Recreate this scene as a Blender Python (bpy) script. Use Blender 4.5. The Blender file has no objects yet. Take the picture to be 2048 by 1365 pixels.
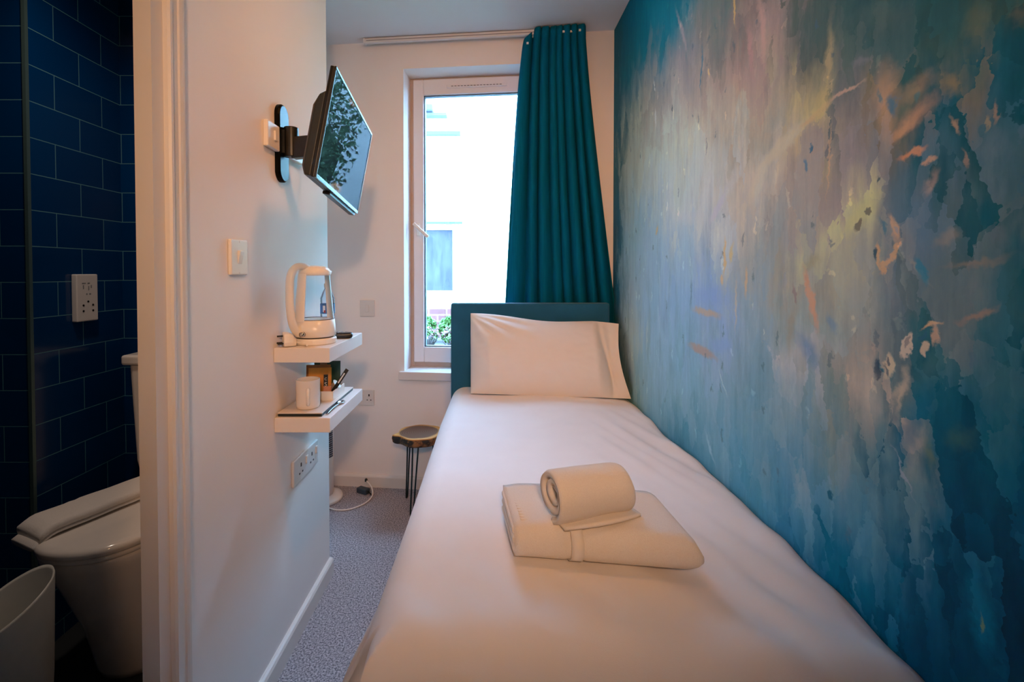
import bpy, bmesh, math, random
from mathutils import Vector, Matrix, noise as mnoise
C = bpy.context.scene.collection
sc = bpy.context.scene
PI = math.pi
random.seed(4)

# ------------------------------------------------------------------ room constants
H = 1.35                      # eye height
XL, XR, ZC = -0.724, 0.72, 2.77
Y0, TH = 2.89, math.radians(5.9)      # the window wall stands slightly askew
BWM = Matrix.Translation((0, Y0, 0)) @ Matrix.Rotation(-TH, 4, 'Z')

# ------------------------------------------------------------------ mesh builder
class G:
    def __init__(s): s.v = []; s.f = []
    def add(s, vs, fs, m=None):
        b = len(s.v)
        s.v += [tuple((m @ Vector(p)) if m else p) for p in vs]
        s.f += [tuple(i + b for i in f) for f in fs]
        return s
    def box(s, x0, x1, y0, y1, z0, z1, m=None):
        vs = [(x, y, z) for x in (x0, x1) for y in (y0, y1) for z in (z0, z1)]
        return s.add(vs, [(0,1,3,2),(4,6,7,5),(0,4,5,1),(2,3,7,6),(0,2,6,4),(1,5,7,3)], m)
    def loft(s, rings, cap0=True, cap1=True, m=None, closed=True):
        n = len(rings[0]); vs = [p for r in rings for p in r]; fs = []
        for j in range(len(rings) - 1):
            for i in range(n if closed else n - 1):
                k = (i + 1) % n
                fs.append((j*n+i, j*n+k, (j+1)*n+k, (j+1)*n+i))
        if cap0: fs.append(tuple(range(n))[::-1])
        if cap1: fs.append(tuple((len(rings)-1)*n + i for i in range(n)))
        return s.add(vs, fs, m)
    def lathe(s, prof, c=(0,0,0), n=40, cap0=True, cap1=True, m=None, sx=1, sy=1):
        rings = [[(c[0]+r*sx*math.cos(2*PI*i/n), c[1]+r*sy*math.sin(2*PI*i/n), c[2]+z) for i in range(n)] for r, z in prof]
        return s.loft(rings, cap0, cap1, m)
    def tube(s, pts, r, n=10, m=None, flat=None):
        pts = [Vector(p) for p in pts]; rings = []
        up = Vector((0, 0, 1)); prev = None
        for i, p in enumerate(pts):
            t = (pts[min(i+1, len(pts)-1)] - pts[max(i-1, 0)]).normalized()
            if prev is None:
                a = t.cross(up)
                if a.length < 1e-3: a = t.cross(Vector((1, 0, 0)))
                a.normalize()
            else:
                a = (prev - t * prev.dot(t)).normalized()
            prev = a; b = t.cross(a)
            rr = r[i] if isinstance(r, (list, tuple)) else r
            fa, fb = flat or (1, 1)
            rings.append([tuple(p + a*math.cos(2*PI*k/n)*rr*fa + b*math.sin(2*PI*k/n)*rr*fb) for k in range(n)])
        return s.loft(rings, m=m)
    def cyl(s, p0, p1, r, n=20): return s.tube([p0, p1], r, n)
    def grid(s, nu, nv, fn, m=None):
        vs = [fn(i/(nu-1), j/(nv-1)) for j in range(nv) for i in range(nu)]
        fs = [(j*nu+i, j*nu+i+1, (j+1)*nu+i+1, (j+1)*nu+i) for j in range(nv-1) for i in range(nu-1)]
        return s.add(vs, fs, m)

WM = {}
def thing(name, label, cat, loc=(0,0,0), rotz=0, group=None):
    o = bpy.data.objects.new(name, None); C.objects.link(o)
    o.empty_display_size = 0.05
    o.location = loc; o.rotation_euler = (0, 0, rotz)
    WM[o] = Matrix.Translation(loc) @ Matrix.Rotation(rotz, 4, 'Z')
    tag(o, label, cat, group)
    return o
def tag(o, label=None, cat=None, group=None, kind=None):
    if label: o['label'] = label
    if cat: o['category'] = cat
    if group: o['group'] = group
    if kind: o['kind'] = kind
    return o
def new(name, g, mat, parent=None, smooth=False, bevel=0, seg=2, sub=0, origin=True, solid=0, m=None):
    """One mesh object; geometry is given in room coordinates."""
    me = bpy.data.meshes.new(name)
    vs = [Vector(p) for p in g.v]
    if m: vs = [m @ p for p in vs]
    c = Vector((0, 0, 0))
    if origin:
        c = Vector(((min(p.x for p in vs)+max(p.x for p in vs))/2, (min(p.y for p in vs)+max(p.y for p in vs))/2, min(p.z for p in vs)))
    me.from_pydata([tuple(p - c) for p in vs], [], g.f)
    bm = bmesh.new(); bm.from_mesh(me)
    bmesh.ops.recalc_face_normals(bm, faces=bm.faces)
    bm.to_mesh(me); bm.free()
    for p in me.polygons: p.use_smooth = smooth
    o = bpy.data.objects.new(name, me); C.objects.link(o)
    if mat: me.materials.append(mat)
    WM[o] = Matrix.Translation(c)
    if parent:
        o.parent = parent
        o.matrix_basis = WM[parent].inverted() @ WM[o]
    else:
        o.location = c
    if solid:
        md = o.modifiers.new('solid', 'SOLIDIFY'); md.thickness = solid; md.offset = 0
    if bevel:
        md = o.modifiers.new('bevel', 'BEVEL'); md.width = bevel; md.segments = seg; md.limit_method = 'ANGLE'; md.angle_limit = math.radians(40)
    if sub:
        md = o.modifiers.new('sub', 'SUBSURF'); md.levels = sub; md.render_levels = sub
    if (bevel and not smooth):
        for p in me.polygons: p.use_smooth = False
    return o
def struct(name, g, mat, parent=None, **k):
    o = new(name, g, mat, parent, **k)
    if not parent: o['kind'] = 'structure'
    return o

# ------------------------------------------------------------------ materials
def lin(c):
    return tuple(((x/255)/12.92 if x/255 <= .04045 else ((x/255+.055)/1.055)**2.4) for x in c) + (1,)
class NT:
    def __init__(s, name):
        s.mat = bpy.data.materials.new(name); s.mat.use_nodes = True
        s.t = s.mat.node_tree; s.t.nodes.clear()
        s.out = s.n('ShaderNodeOutputMaterial')
    def n(s, typ, **k):
        x = s.t.nodes.new(typ)
        for a, b in k.items(): setattr(x, a, b)
        return x
    def l(s, a, b): s.t.links.new(a, b)
    def val(s, sock, v):
        if hasattr(v, 'is_output') or isinstance(v, bpy.types.NodeSocket): s.l(v, sock)
        else: sock.default_value = v
    def math(s, op, a, b=0.0, c=None):
        x = s.n('ShaderNodeMath', operation=op); s.val(x.inputs[0], a); s.val(x.inputs[1], b)
        if c is not None: s.val(x.inputs[2], c)
        return x.outputs[0]
    def mix(s, fac, a, b, blend='MIX'):
        x = s.n('ShaderNodeMix', data_type='RGBA', blend_type=blend)
        s.val(x.inputs[0], fac); s.val(x.inputs[6], a); s.val(x.inputs[7], b)
        return x.outputs[2]
    def noise(s, vec, scale, detail=2, rough=.5, out=0):
        x = s.n('ShaderNodeTexNoise'); x.inputs['Scale'].default_value = scale
        x.inputs['Detail'].default_value = detail; x.inputs['Roughness'].default_value = rough
        if vec is not None: s.l(vec, x.inputs['Vector'])
        return x.outputs[out]
    def bump(s, h, strength=.2, dist=.002):
        b = s.n('ShaderNodeBump'); b.inputs['Strength'].default_value = strength; b.inputs['Distance'].default_value = dist
        s.l(h, b.inputs['Height']); return b.outputs[0]
    def bsdf(s, col, rough=.5, metal=0, normal=None, **k):
        b = s.n('ShaderNodeBsdfPrincipled')
        s.val(b.inputs['Base Color'], col); s.val(b.inputs['Roughness'], rough); b.inputs['Metallic'].default_value = metal
        for a, v in k.items(): s.val(b.inputs[a.replace('_', ' ')], v)
        if normal is not None: s.l(normal, b.inputs['Normal'])
        s.l(b.outputs[0], s.out.inputs[0]); return b
def simple(name, col, rough=.5, metal=0, var=.06, scale=30, bump=0, bscale=None, bdist=.001, **k):
    t = NT(name); tc = t.n('ShaderNodeTexCoord').outputs['Object']
    nz = t.noise(tc, scale, 3)
    c = lin(col)
    col_s = t.mix(nz, tuple(x*(1-var) for x in c[:3])+(1,), tuple(min(1, x*(1+var)) for x in c[:3])+(1,))
    nrm = t.bump(t.noise(tc, bscale or scale*4, 3), bump, bdist) if bump else None
    t.bsdf(col_s, rough, metal, nrm, **k)
    return t.mat
def clear(name, tint=(1,1,1,1), fres=.08):
    t = NT(name)
    tr = t.n('ShaderNodeBsdfTransparent'); tr.inputs[0].default_value = tint
    gl = t.n('ShaderNodeBsdfGlossy'); gl.inputs['Roughness'].default_value = .03
    lw = t.n('ShaderNodeFresnel'); lw.inputs[0].default_value = 1.3
    mx = t.n('ShaderNodeMixShader'); t.l(t.math('MINIMUM', t.math('MULTIPLY', lw.outputs[0], 1.5), .8), mx.inputs[0])
    t.l(tr.outputs[0], mx.inputs[1]); t.l(gl.outputs[0], mx.inputs[2]); t.l(mx.outputs[0], t.out.inputs[0])
    return t.mat
m_wall = simple('painted_wall', (242,236,232), .75, var=.02, scale=6, bump=.08, bscale=180)
m_ceil = simple('painted_ceiling', (226,226,228), .8, var=.02, scale=5, bump=.05, bscale=180)
m_trim = simple('satin_trim', (226,220,214), .45, var=.02, scale=8)
m_white = simple('white_plastic', (236,230,222), .3, var=.02)
m_plate = simple('switch_plastic', (222,217,212), .35, var=.02)
m_upvc = simple('window_plastic', (232,226,224), .35, var=.02)
m_shelf = simple('white_laminate', (232,226,222), .4, var=.02)
m_ceramic = simple('white_ceramic', (235,228,220), .12, var=.01)
m_black = simple('black_plastic', (14,17,18), .35, var=.2)
m_gloss_black = simple('gloss_black', (6,8,9), .32, var=.1, Specular_IOR_Level=.08)
m_dark = simple('dark_hole', (12,12,13), .6)
m_chrome = simple('polished_steel', (190,190,192), .18, 1.0, var=.05)
m_grey_metal = simple('brushed_grey', (120,120,124), .35, .8, var=.1)
m_green = simple('green_sachet_paper', (16,62,42), .4, var=.25, scale=60)
m_orange = simple('orange_sachet_paper', (206,128,28), .4, var=.15, scale=60)
m_brown = simple('kraft_sachet_paper', (150,105,70), .5, var=.15, scale=60)
m_copper = simple('copper_foil', (200,120,80), .5, .0, var=.25, scale=90)
m_cream = simple('creamer_tub', (214,196,170), .4)
m_label = simple('bottle_label', (40,100,160), .4, var=.1)
m_labelw = simple('bottle_label_print', (220,225,232), .4)
m_red = simple('red_print', (150,40,50), .4)
m_glass = clear('window_glass', (.97,.985,.99,1))
m_clear = clear('clear_plastic', (.985,.99,.995,1))
m_pet = clear('bottle_plastic', (.90,.93,.96,1))
m_legs = simple('dark_steel_legs', (22,50,58), .4, .6)
m_head = simple('velvet_headboard', (40,98,124), .8, var=.18, scale=9, bump=.15, bscale=400, Sheen_Weight=.15, Specular_IOR_Level=.1)
m_bin = simple('bin_plastic', (205,205,198), .4)

def fabric(name, col, scale=500, bump=.25, var=.03, rough=.9, **k):
    t = NT(name); tc = t.n('ShaderNodeTexCoord').outputs['Object']
    c = lin(col); nz = t.noise(tc, 12, 3)
    base = t.mix(nz, tuple(x*(1-var) for x in c[:3])+(1,), tuple(min(1, x*(1+var)) for x in c[:3])+(1,))
    t.bsdf(base, rough, 0, t.bump(t.noise(tc, scale, 2), bump, .0006), **k)
    return t.mat
m_linen = fabric('white_bed_linen', (243,240,240), 700, .2)
m_pillow = fabric('white_pillow_cotton', (233,227,222), 700, .2)
def terry():
    t = NT('terry_towelling'); tc = t.n('ShaderNodeTexCoord').outputs['Object']
    n1 = t.noise(tc, 420, 3, .7)
    c = t.mix(n1, lin((230,222,214)), lin((250,245,238)))
    t.bsdf(c, .95, 0, t.bump(n1, .6, .0025), Sheen_Weight=.3)
    return t.mat
m_towel = terry()
m_band = fabric('towel_woven_band', (240,233,224), 900, .1)
def curtain_mat():
    t = NT('teal_curtain_cloth'); tc = t.n('ShaderNodeTexCoord').outputs['Object']
    mp = t.n('ShaderNodeMapping'); mp.inputs['Scale'].default_value = (1,1,.04); t.l(tc, mp.inputs[0])
    c = t.mix(t.noise(mp.outputs[0], 160, 3), lin((0,84,112)), lin((8,116,142)))
    b = t.bsdf(c, .85, 0, t.bump(t.noise(tc, 900, 2), .2, .0006), Specular_IOR_Level=.05)
    tl = t.n('ShaderNodeBsdfTranslucent'); t.l(c, tl.inputs[0])
    mx = t.n('ShaderNodeMixShader'); mx.inputs[0].default_value = .05
    t.l(b.outputs[0], mx.inputs[1]); t.l(tl.outputs[0], mx.inputs[2]); t.l(mx.outputs[0], t.out.inputs[0])
    return t.mat
m_curtain = curtain_mat()
def carpet_mat():
    t = NT('grey_carpet'); tc = t.n('ShaderNodeTexCoord').outputs['Object']
    n1 = t.noise(tc, 150, 4, .75); n2 = t.noise(tc, 3.5, 3)
    r = t.n('ShaderNodeMapRange'); r.inputs[1].default_value = .40; r.inputs[2].default_value = .60; t.l(n1, r.inputs[0])
    c = t.mix(r.outputs[0], lin((84,82,90)), lin((226,218,220)))
    c = t.mix(t.math('MULTIPLY', n2, .35), c, lin((150,146,152)))
    t.bsdf(c, 1, 0, t.bump(n1, .9, .006))
    return t.mat
m_carpet = carpet_mat()
def tile_mat(name, axis, oy, oz):
    t = NT(name); tc = t.n('ShaderNodeTexCoord').outputs['Object']
    sp = t.n('ShaderNodeSeparateXYZ'); t.l(tc, sp.inputs[0])
    cb = t.n('ShaderNodeCombineXYZ')
    t.l(t.math('SUBTRACT', sp.outputs[axis], oy), cb.inputs[0]); t.l(t.math('SUBTRACT', sp.outputs[2], oz), cb.inputs[1])
    br = t.n('ShaderNodeTexBrick'); t.l(cb.outputs[0], br.inputs['Vector'])
    br.offset = .5; br.inputs['Scale'].default_value = 1
    br.inputs['Brick Width'].default_value = .21; br.inputs['Row Height'].default_value = .125
    br.inputs['Mortar Size'].default_value = .0016; br.inputs['Mortar Smooth'].default_value = .2
    br.inputs['Color1'].default_value = lin((0,44,90)); br.inputs['Color2'].default_value = lin((0,52,102)); br.inputs['Mortar'].default_value = lin((78,128,140))
    h = t.math('SUBTRACT', 1, br.outputs['Fac'])
    wav = t.noise(tc, 9, 2)
    hh = t.math('ADD', h, t.math('MULTIPLY', wav, .5))
    rg = t.math('ADD', .14, t.math('MULTIPLY', br.outputs['Fac'], .6))
    t.bsdf(br.outputs['Color'], rg, 0, t.bump(hh, .35, .002))
    return t.mat
m_tile_side = tile_mat('navy_tile_side', 1, .691, .065)
m_tile_front = tile_mat('navy_tile_front', 0, -1.69, .065)
m_bath_floor = simple('dark_bathroom_floor', (40,44,46), .5, var=.2, scale=14)

# ------------------------------------------------------------------ mural
MURAL_GAIN = (2.35, 2.75, 2.6)
def mural_mat(cy0, cy1, cz0, cz1):
    t = NT('abstract_mural_paint'); tc = t.n('ShaderNodeTexCoord').outputs['Object']
    sp = t.n('ShaderNodeSeparateXYZ'); t.l(tc, sp.inputs[0])
    cb = t.n('ShaderNodeCombineXYZ'); t.l(sp.outputs[1], cb.inputs[0]); t.l(sp.outputs[2], cb.inputs[1])
    P = cb.outputs[0]
    def noise2(vec, scale, detail=2, rough=.5):
        x = t.n('ShaderNodeTexNoise', noise_dimensions='2D'); x.inputs['Scale'].default_value = scale; x.inputs['Detail'].default_value = detail; x.inputs['Roughness'].default_value = rough
        t.l(vec, x.inputs['Vector']); return x.outputs[0]
    def stretch(sx, sy, off=0, rot=0):
        m = t.n('ShaderNodeMapping'); m.inputs['Scale'].default_value = (sx, sy, 1); m.inputs['Location'].default_value = (off, off*.7, 0); m.inputs['Rotation'].default_value = (0,0,rot)
        t.l(P, m.inputs[0]); return m.outputs[0]
    def warp(vec, scale, amp, detail, off, sx=1, sy=1):
        nz = t.n('ShaderNodeTexNoise', noise_dimensions='2D'); nz.inputs['Scale'].default_value = scale; nz.inputs['Detail'].default_value = detail; nz.inputs['Roughness'].default_value = .6
        t.l(stretch(sx, sy, off), nz.inputs['Vector'])
        s = t.n('ShaderNodeVectorMath', operation='SUBTRACT'); t.l(nz.outputs['Color'], s.inputs[0]); s.inputs[1].default_value = (.5,.5,.5)
        k = t.n('ShaderNodeVectorMath', operation='MULTIPLY'); t.l(s.outputs[0], k.inputs[0]); k.inputs[1].default_value = (amp, amp, 0)
        a = t.n('ShaderNodeVectorMath', operation='ADD'); t.l(vec, a.inputs[0]); t.l(k.outputs[0], a.inputs[1])
        return a.outputs[0]
    Wb = warp(warp(P, 4, .22, 4, 3.1, 1.3, .7), 22, .06, 4, 1.7, 1.6, .5)
    Ws = warp(warp(P, 14, .035, 3, 7.7), 60, .016, 4, 2.2)
    def yz(u, v):
        y = XR*950/(u-983); return y, H-(v-545)/950*y
    GAIN = MURAL_GAIN
    def col(c):
        l = [max(.0008, x*g) for x, g in zip(lin(c)[:3], GAIN)]; k = min(1, .9/max(l)); return tuple(x*k for x in l) + (1,)
    cols = [  # rightmost columns: dark teal paint, with lens edge darkening put into the colour too
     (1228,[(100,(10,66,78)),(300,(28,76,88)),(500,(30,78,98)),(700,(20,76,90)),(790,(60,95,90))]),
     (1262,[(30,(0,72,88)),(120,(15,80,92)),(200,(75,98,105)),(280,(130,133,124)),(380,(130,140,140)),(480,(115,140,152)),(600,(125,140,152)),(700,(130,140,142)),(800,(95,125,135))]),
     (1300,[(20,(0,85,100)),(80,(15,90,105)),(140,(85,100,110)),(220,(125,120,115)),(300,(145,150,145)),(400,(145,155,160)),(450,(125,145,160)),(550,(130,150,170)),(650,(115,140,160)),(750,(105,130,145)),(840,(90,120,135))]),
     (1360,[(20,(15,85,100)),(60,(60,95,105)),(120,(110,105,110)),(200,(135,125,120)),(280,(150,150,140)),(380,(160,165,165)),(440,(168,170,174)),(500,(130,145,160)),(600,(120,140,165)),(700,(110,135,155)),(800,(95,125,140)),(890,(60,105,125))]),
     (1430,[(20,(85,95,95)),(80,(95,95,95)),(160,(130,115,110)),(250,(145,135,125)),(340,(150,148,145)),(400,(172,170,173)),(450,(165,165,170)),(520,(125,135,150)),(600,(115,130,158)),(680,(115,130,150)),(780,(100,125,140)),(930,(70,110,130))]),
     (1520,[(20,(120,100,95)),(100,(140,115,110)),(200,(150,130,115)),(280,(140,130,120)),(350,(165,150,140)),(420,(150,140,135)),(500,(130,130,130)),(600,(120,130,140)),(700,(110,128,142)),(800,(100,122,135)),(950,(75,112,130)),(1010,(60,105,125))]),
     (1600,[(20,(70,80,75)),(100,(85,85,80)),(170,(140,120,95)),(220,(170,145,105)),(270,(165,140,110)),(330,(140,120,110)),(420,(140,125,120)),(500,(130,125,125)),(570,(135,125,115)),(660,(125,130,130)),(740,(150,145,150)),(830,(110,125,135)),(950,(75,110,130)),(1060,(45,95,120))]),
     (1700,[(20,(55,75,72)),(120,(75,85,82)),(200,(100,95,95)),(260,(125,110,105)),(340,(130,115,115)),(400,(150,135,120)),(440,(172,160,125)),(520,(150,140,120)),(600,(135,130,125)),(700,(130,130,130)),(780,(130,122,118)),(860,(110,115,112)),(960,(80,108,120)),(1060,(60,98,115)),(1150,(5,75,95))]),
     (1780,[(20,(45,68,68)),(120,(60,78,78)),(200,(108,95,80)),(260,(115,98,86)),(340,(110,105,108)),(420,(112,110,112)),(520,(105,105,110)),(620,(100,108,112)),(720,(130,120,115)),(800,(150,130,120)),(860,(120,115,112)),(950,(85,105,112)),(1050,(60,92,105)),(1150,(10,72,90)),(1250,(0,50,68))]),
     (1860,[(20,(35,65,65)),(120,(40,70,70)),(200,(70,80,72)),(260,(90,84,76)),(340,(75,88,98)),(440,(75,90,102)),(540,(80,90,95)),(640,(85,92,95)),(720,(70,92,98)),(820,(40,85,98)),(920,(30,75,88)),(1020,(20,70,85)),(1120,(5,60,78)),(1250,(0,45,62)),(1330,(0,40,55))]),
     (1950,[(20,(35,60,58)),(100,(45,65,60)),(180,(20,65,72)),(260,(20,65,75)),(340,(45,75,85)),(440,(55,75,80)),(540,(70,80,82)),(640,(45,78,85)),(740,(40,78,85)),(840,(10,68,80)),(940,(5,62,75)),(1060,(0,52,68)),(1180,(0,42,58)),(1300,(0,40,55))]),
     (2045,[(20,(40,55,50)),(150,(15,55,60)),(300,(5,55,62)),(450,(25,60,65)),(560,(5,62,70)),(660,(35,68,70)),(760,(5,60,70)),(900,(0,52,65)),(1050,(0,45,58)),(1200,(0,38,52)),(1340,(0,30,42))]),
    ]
    def dab(vec, scale, amp, sx, sy, off, rot=0):
        vo = t.n('ShaderNodeTexVoronoi', voronoi_dimensions='2D'); vo.inputs['Scale'].default_value = scale
        t.l(warp(stretch(sx, sy, off, rot), 26, .035, 3, off), vo.inputs['Vector'])
        s = t.n('ShaderNodeVectorMath', operation='SUBTRACT'); t.l(vo.outputs['Color'], s.inputs[0]); s.inputs[1].default_value = (.5,.5,.5)
        k = t.n('ShaderNodeVectorMath', operation='MULTIPLY_ADD'); t.l(s.outputs[0], k.inputs[0]); k.inputs[1].default_value = (amp, amp, 0); t.l(vec, k.inputs[2])
        return k.outputs[0]
    Wb = dab(dab(Wb, 10, .11, 1, .45, 2.2), 26, .085, 1, .35, 5.7, .25)
    ws = t.n('ShaderNodeSeparateXYZ'); t.l(Wb, ws.inputs[0])
    zf = t.math('DIVIDE', ws.outputs[1], 3.0)
    prev = None; yprev = None
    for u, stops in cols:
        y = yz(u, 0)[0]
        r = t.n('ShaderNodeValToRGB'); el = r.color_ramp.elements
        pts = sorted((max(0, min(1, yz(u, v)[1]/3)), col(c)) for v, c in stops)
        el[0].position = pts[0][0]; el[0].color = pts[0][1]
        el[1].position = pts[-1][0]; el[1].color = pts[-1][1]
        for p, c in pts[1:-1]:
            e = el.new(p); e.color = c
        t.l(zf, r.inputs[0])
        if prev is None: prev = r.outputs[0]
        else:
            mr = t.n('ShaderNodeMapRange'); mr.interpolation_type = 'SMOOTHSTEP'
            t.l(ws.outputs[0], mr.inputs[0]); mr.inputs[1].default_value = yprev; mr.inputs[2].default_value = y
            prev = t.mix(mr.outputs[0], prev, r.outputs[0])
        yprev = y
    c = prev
    # dragged vertical brush streaks and dabs
    st = noise2(stretch(1, .06, 2.3), 60, 5, .65)
    c = t.mix(st, t.mix(1, c, (.82,.87,.90,1), 'MULTIPLY'), t.mix(1, c, (1.15,1.12,1.08,1), 'MULTIPLY'))
    st2 = noise2(stretch(1, .22, 5.1), 13, 6, .7)
    mr = t.n('ShaderNodeMapRange'); t.l(st2, mr.inputs[0]); mr.inputs[1].default_value = .5; mr.inputs[2].default_value = .72; mr.inputs[4].default_value = .34
    c = t.mix(mr.outputs[0], c, t.mix(.55, c, lin((30,84,104))))
    st3 = noise2(stretch(1, .35, 9.4), 17, 6, .7)
    mr = t.n('ShaderNodeMapRange'); t.l(st3, mr.inputs[0]); mr.inputs[1].default_value = .56; mr.inputs[2].default_value = .7; mr.inputs[4].default_value = .5
    c = t.mix(mr.outputs[0], c, t.mix(.5, c, t.mix(1, c, (1.5,1.35,1.15,1), 'MULTIPLY')))
    def stroke(u1, v1, u2, v2, w, color, a=.85, soft=.5):
        nonlocal c
        y1, z1 = yz(u1, v1); y2, z2 = yz(u2, v2)
        cy, cz = (y1+y2)/2, (z1+z2)/2; um = (u1+u2)/2
        hw = w*cy/950
        L = math.hypot(y2-y1, z2-z1)/2
        rb = (L+hw)*1.5 + .05      # only the strokes that reach this patch of the wall
        if cy+rb < cy0 or cy-rb > cy1 or cz+rb < cz0 or cz-rb > cz1: return
        color = tuple(min(255, q*1.07) for q in color)
        ang = math.atan2(z2-z1, y2-y1) if L > 1e-4 else 0
        m = t.n('ShaderNodeMapping', vector_type='TEXTURE')
        m.inputs['Location'].default_value = (cy, cz, 0); m.inputs['Rotation'].default_value = (0, 0, ang); m.inputs['Scale'].default_value = (L+hw, hw, 1)
        fm = t.n('ShaderNodeVectorMath', operation='MULTIPLY_ADD'); t.l(c, fm.inputs[0]); fm.inputs[1].default_value = (1e-6,)*3; t.l(Ws, fm.inputs[2])
        t.l(fm.outputs[0], m.inputs[0])
        ln = t.n('ShaderNodeVectorMath', operation='LENGTH'); t.l(m.outputs[0], ln.inputs[0])
        r = t.n('ShaderNodeMapRange'); r.interpolation_type = 'SMOOTHSTEP'; t.l(ln.outputs['Value'], r.inputs[0])
        r.inputs[1].default_value = 1+soft*.5; r.inputs[2].default_value = 1-soft; r.inputs[3].default_value = 0; r.inputs[4].default_value = a
        c = t.mix(r.outputs[0], c, col(color))
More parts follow.
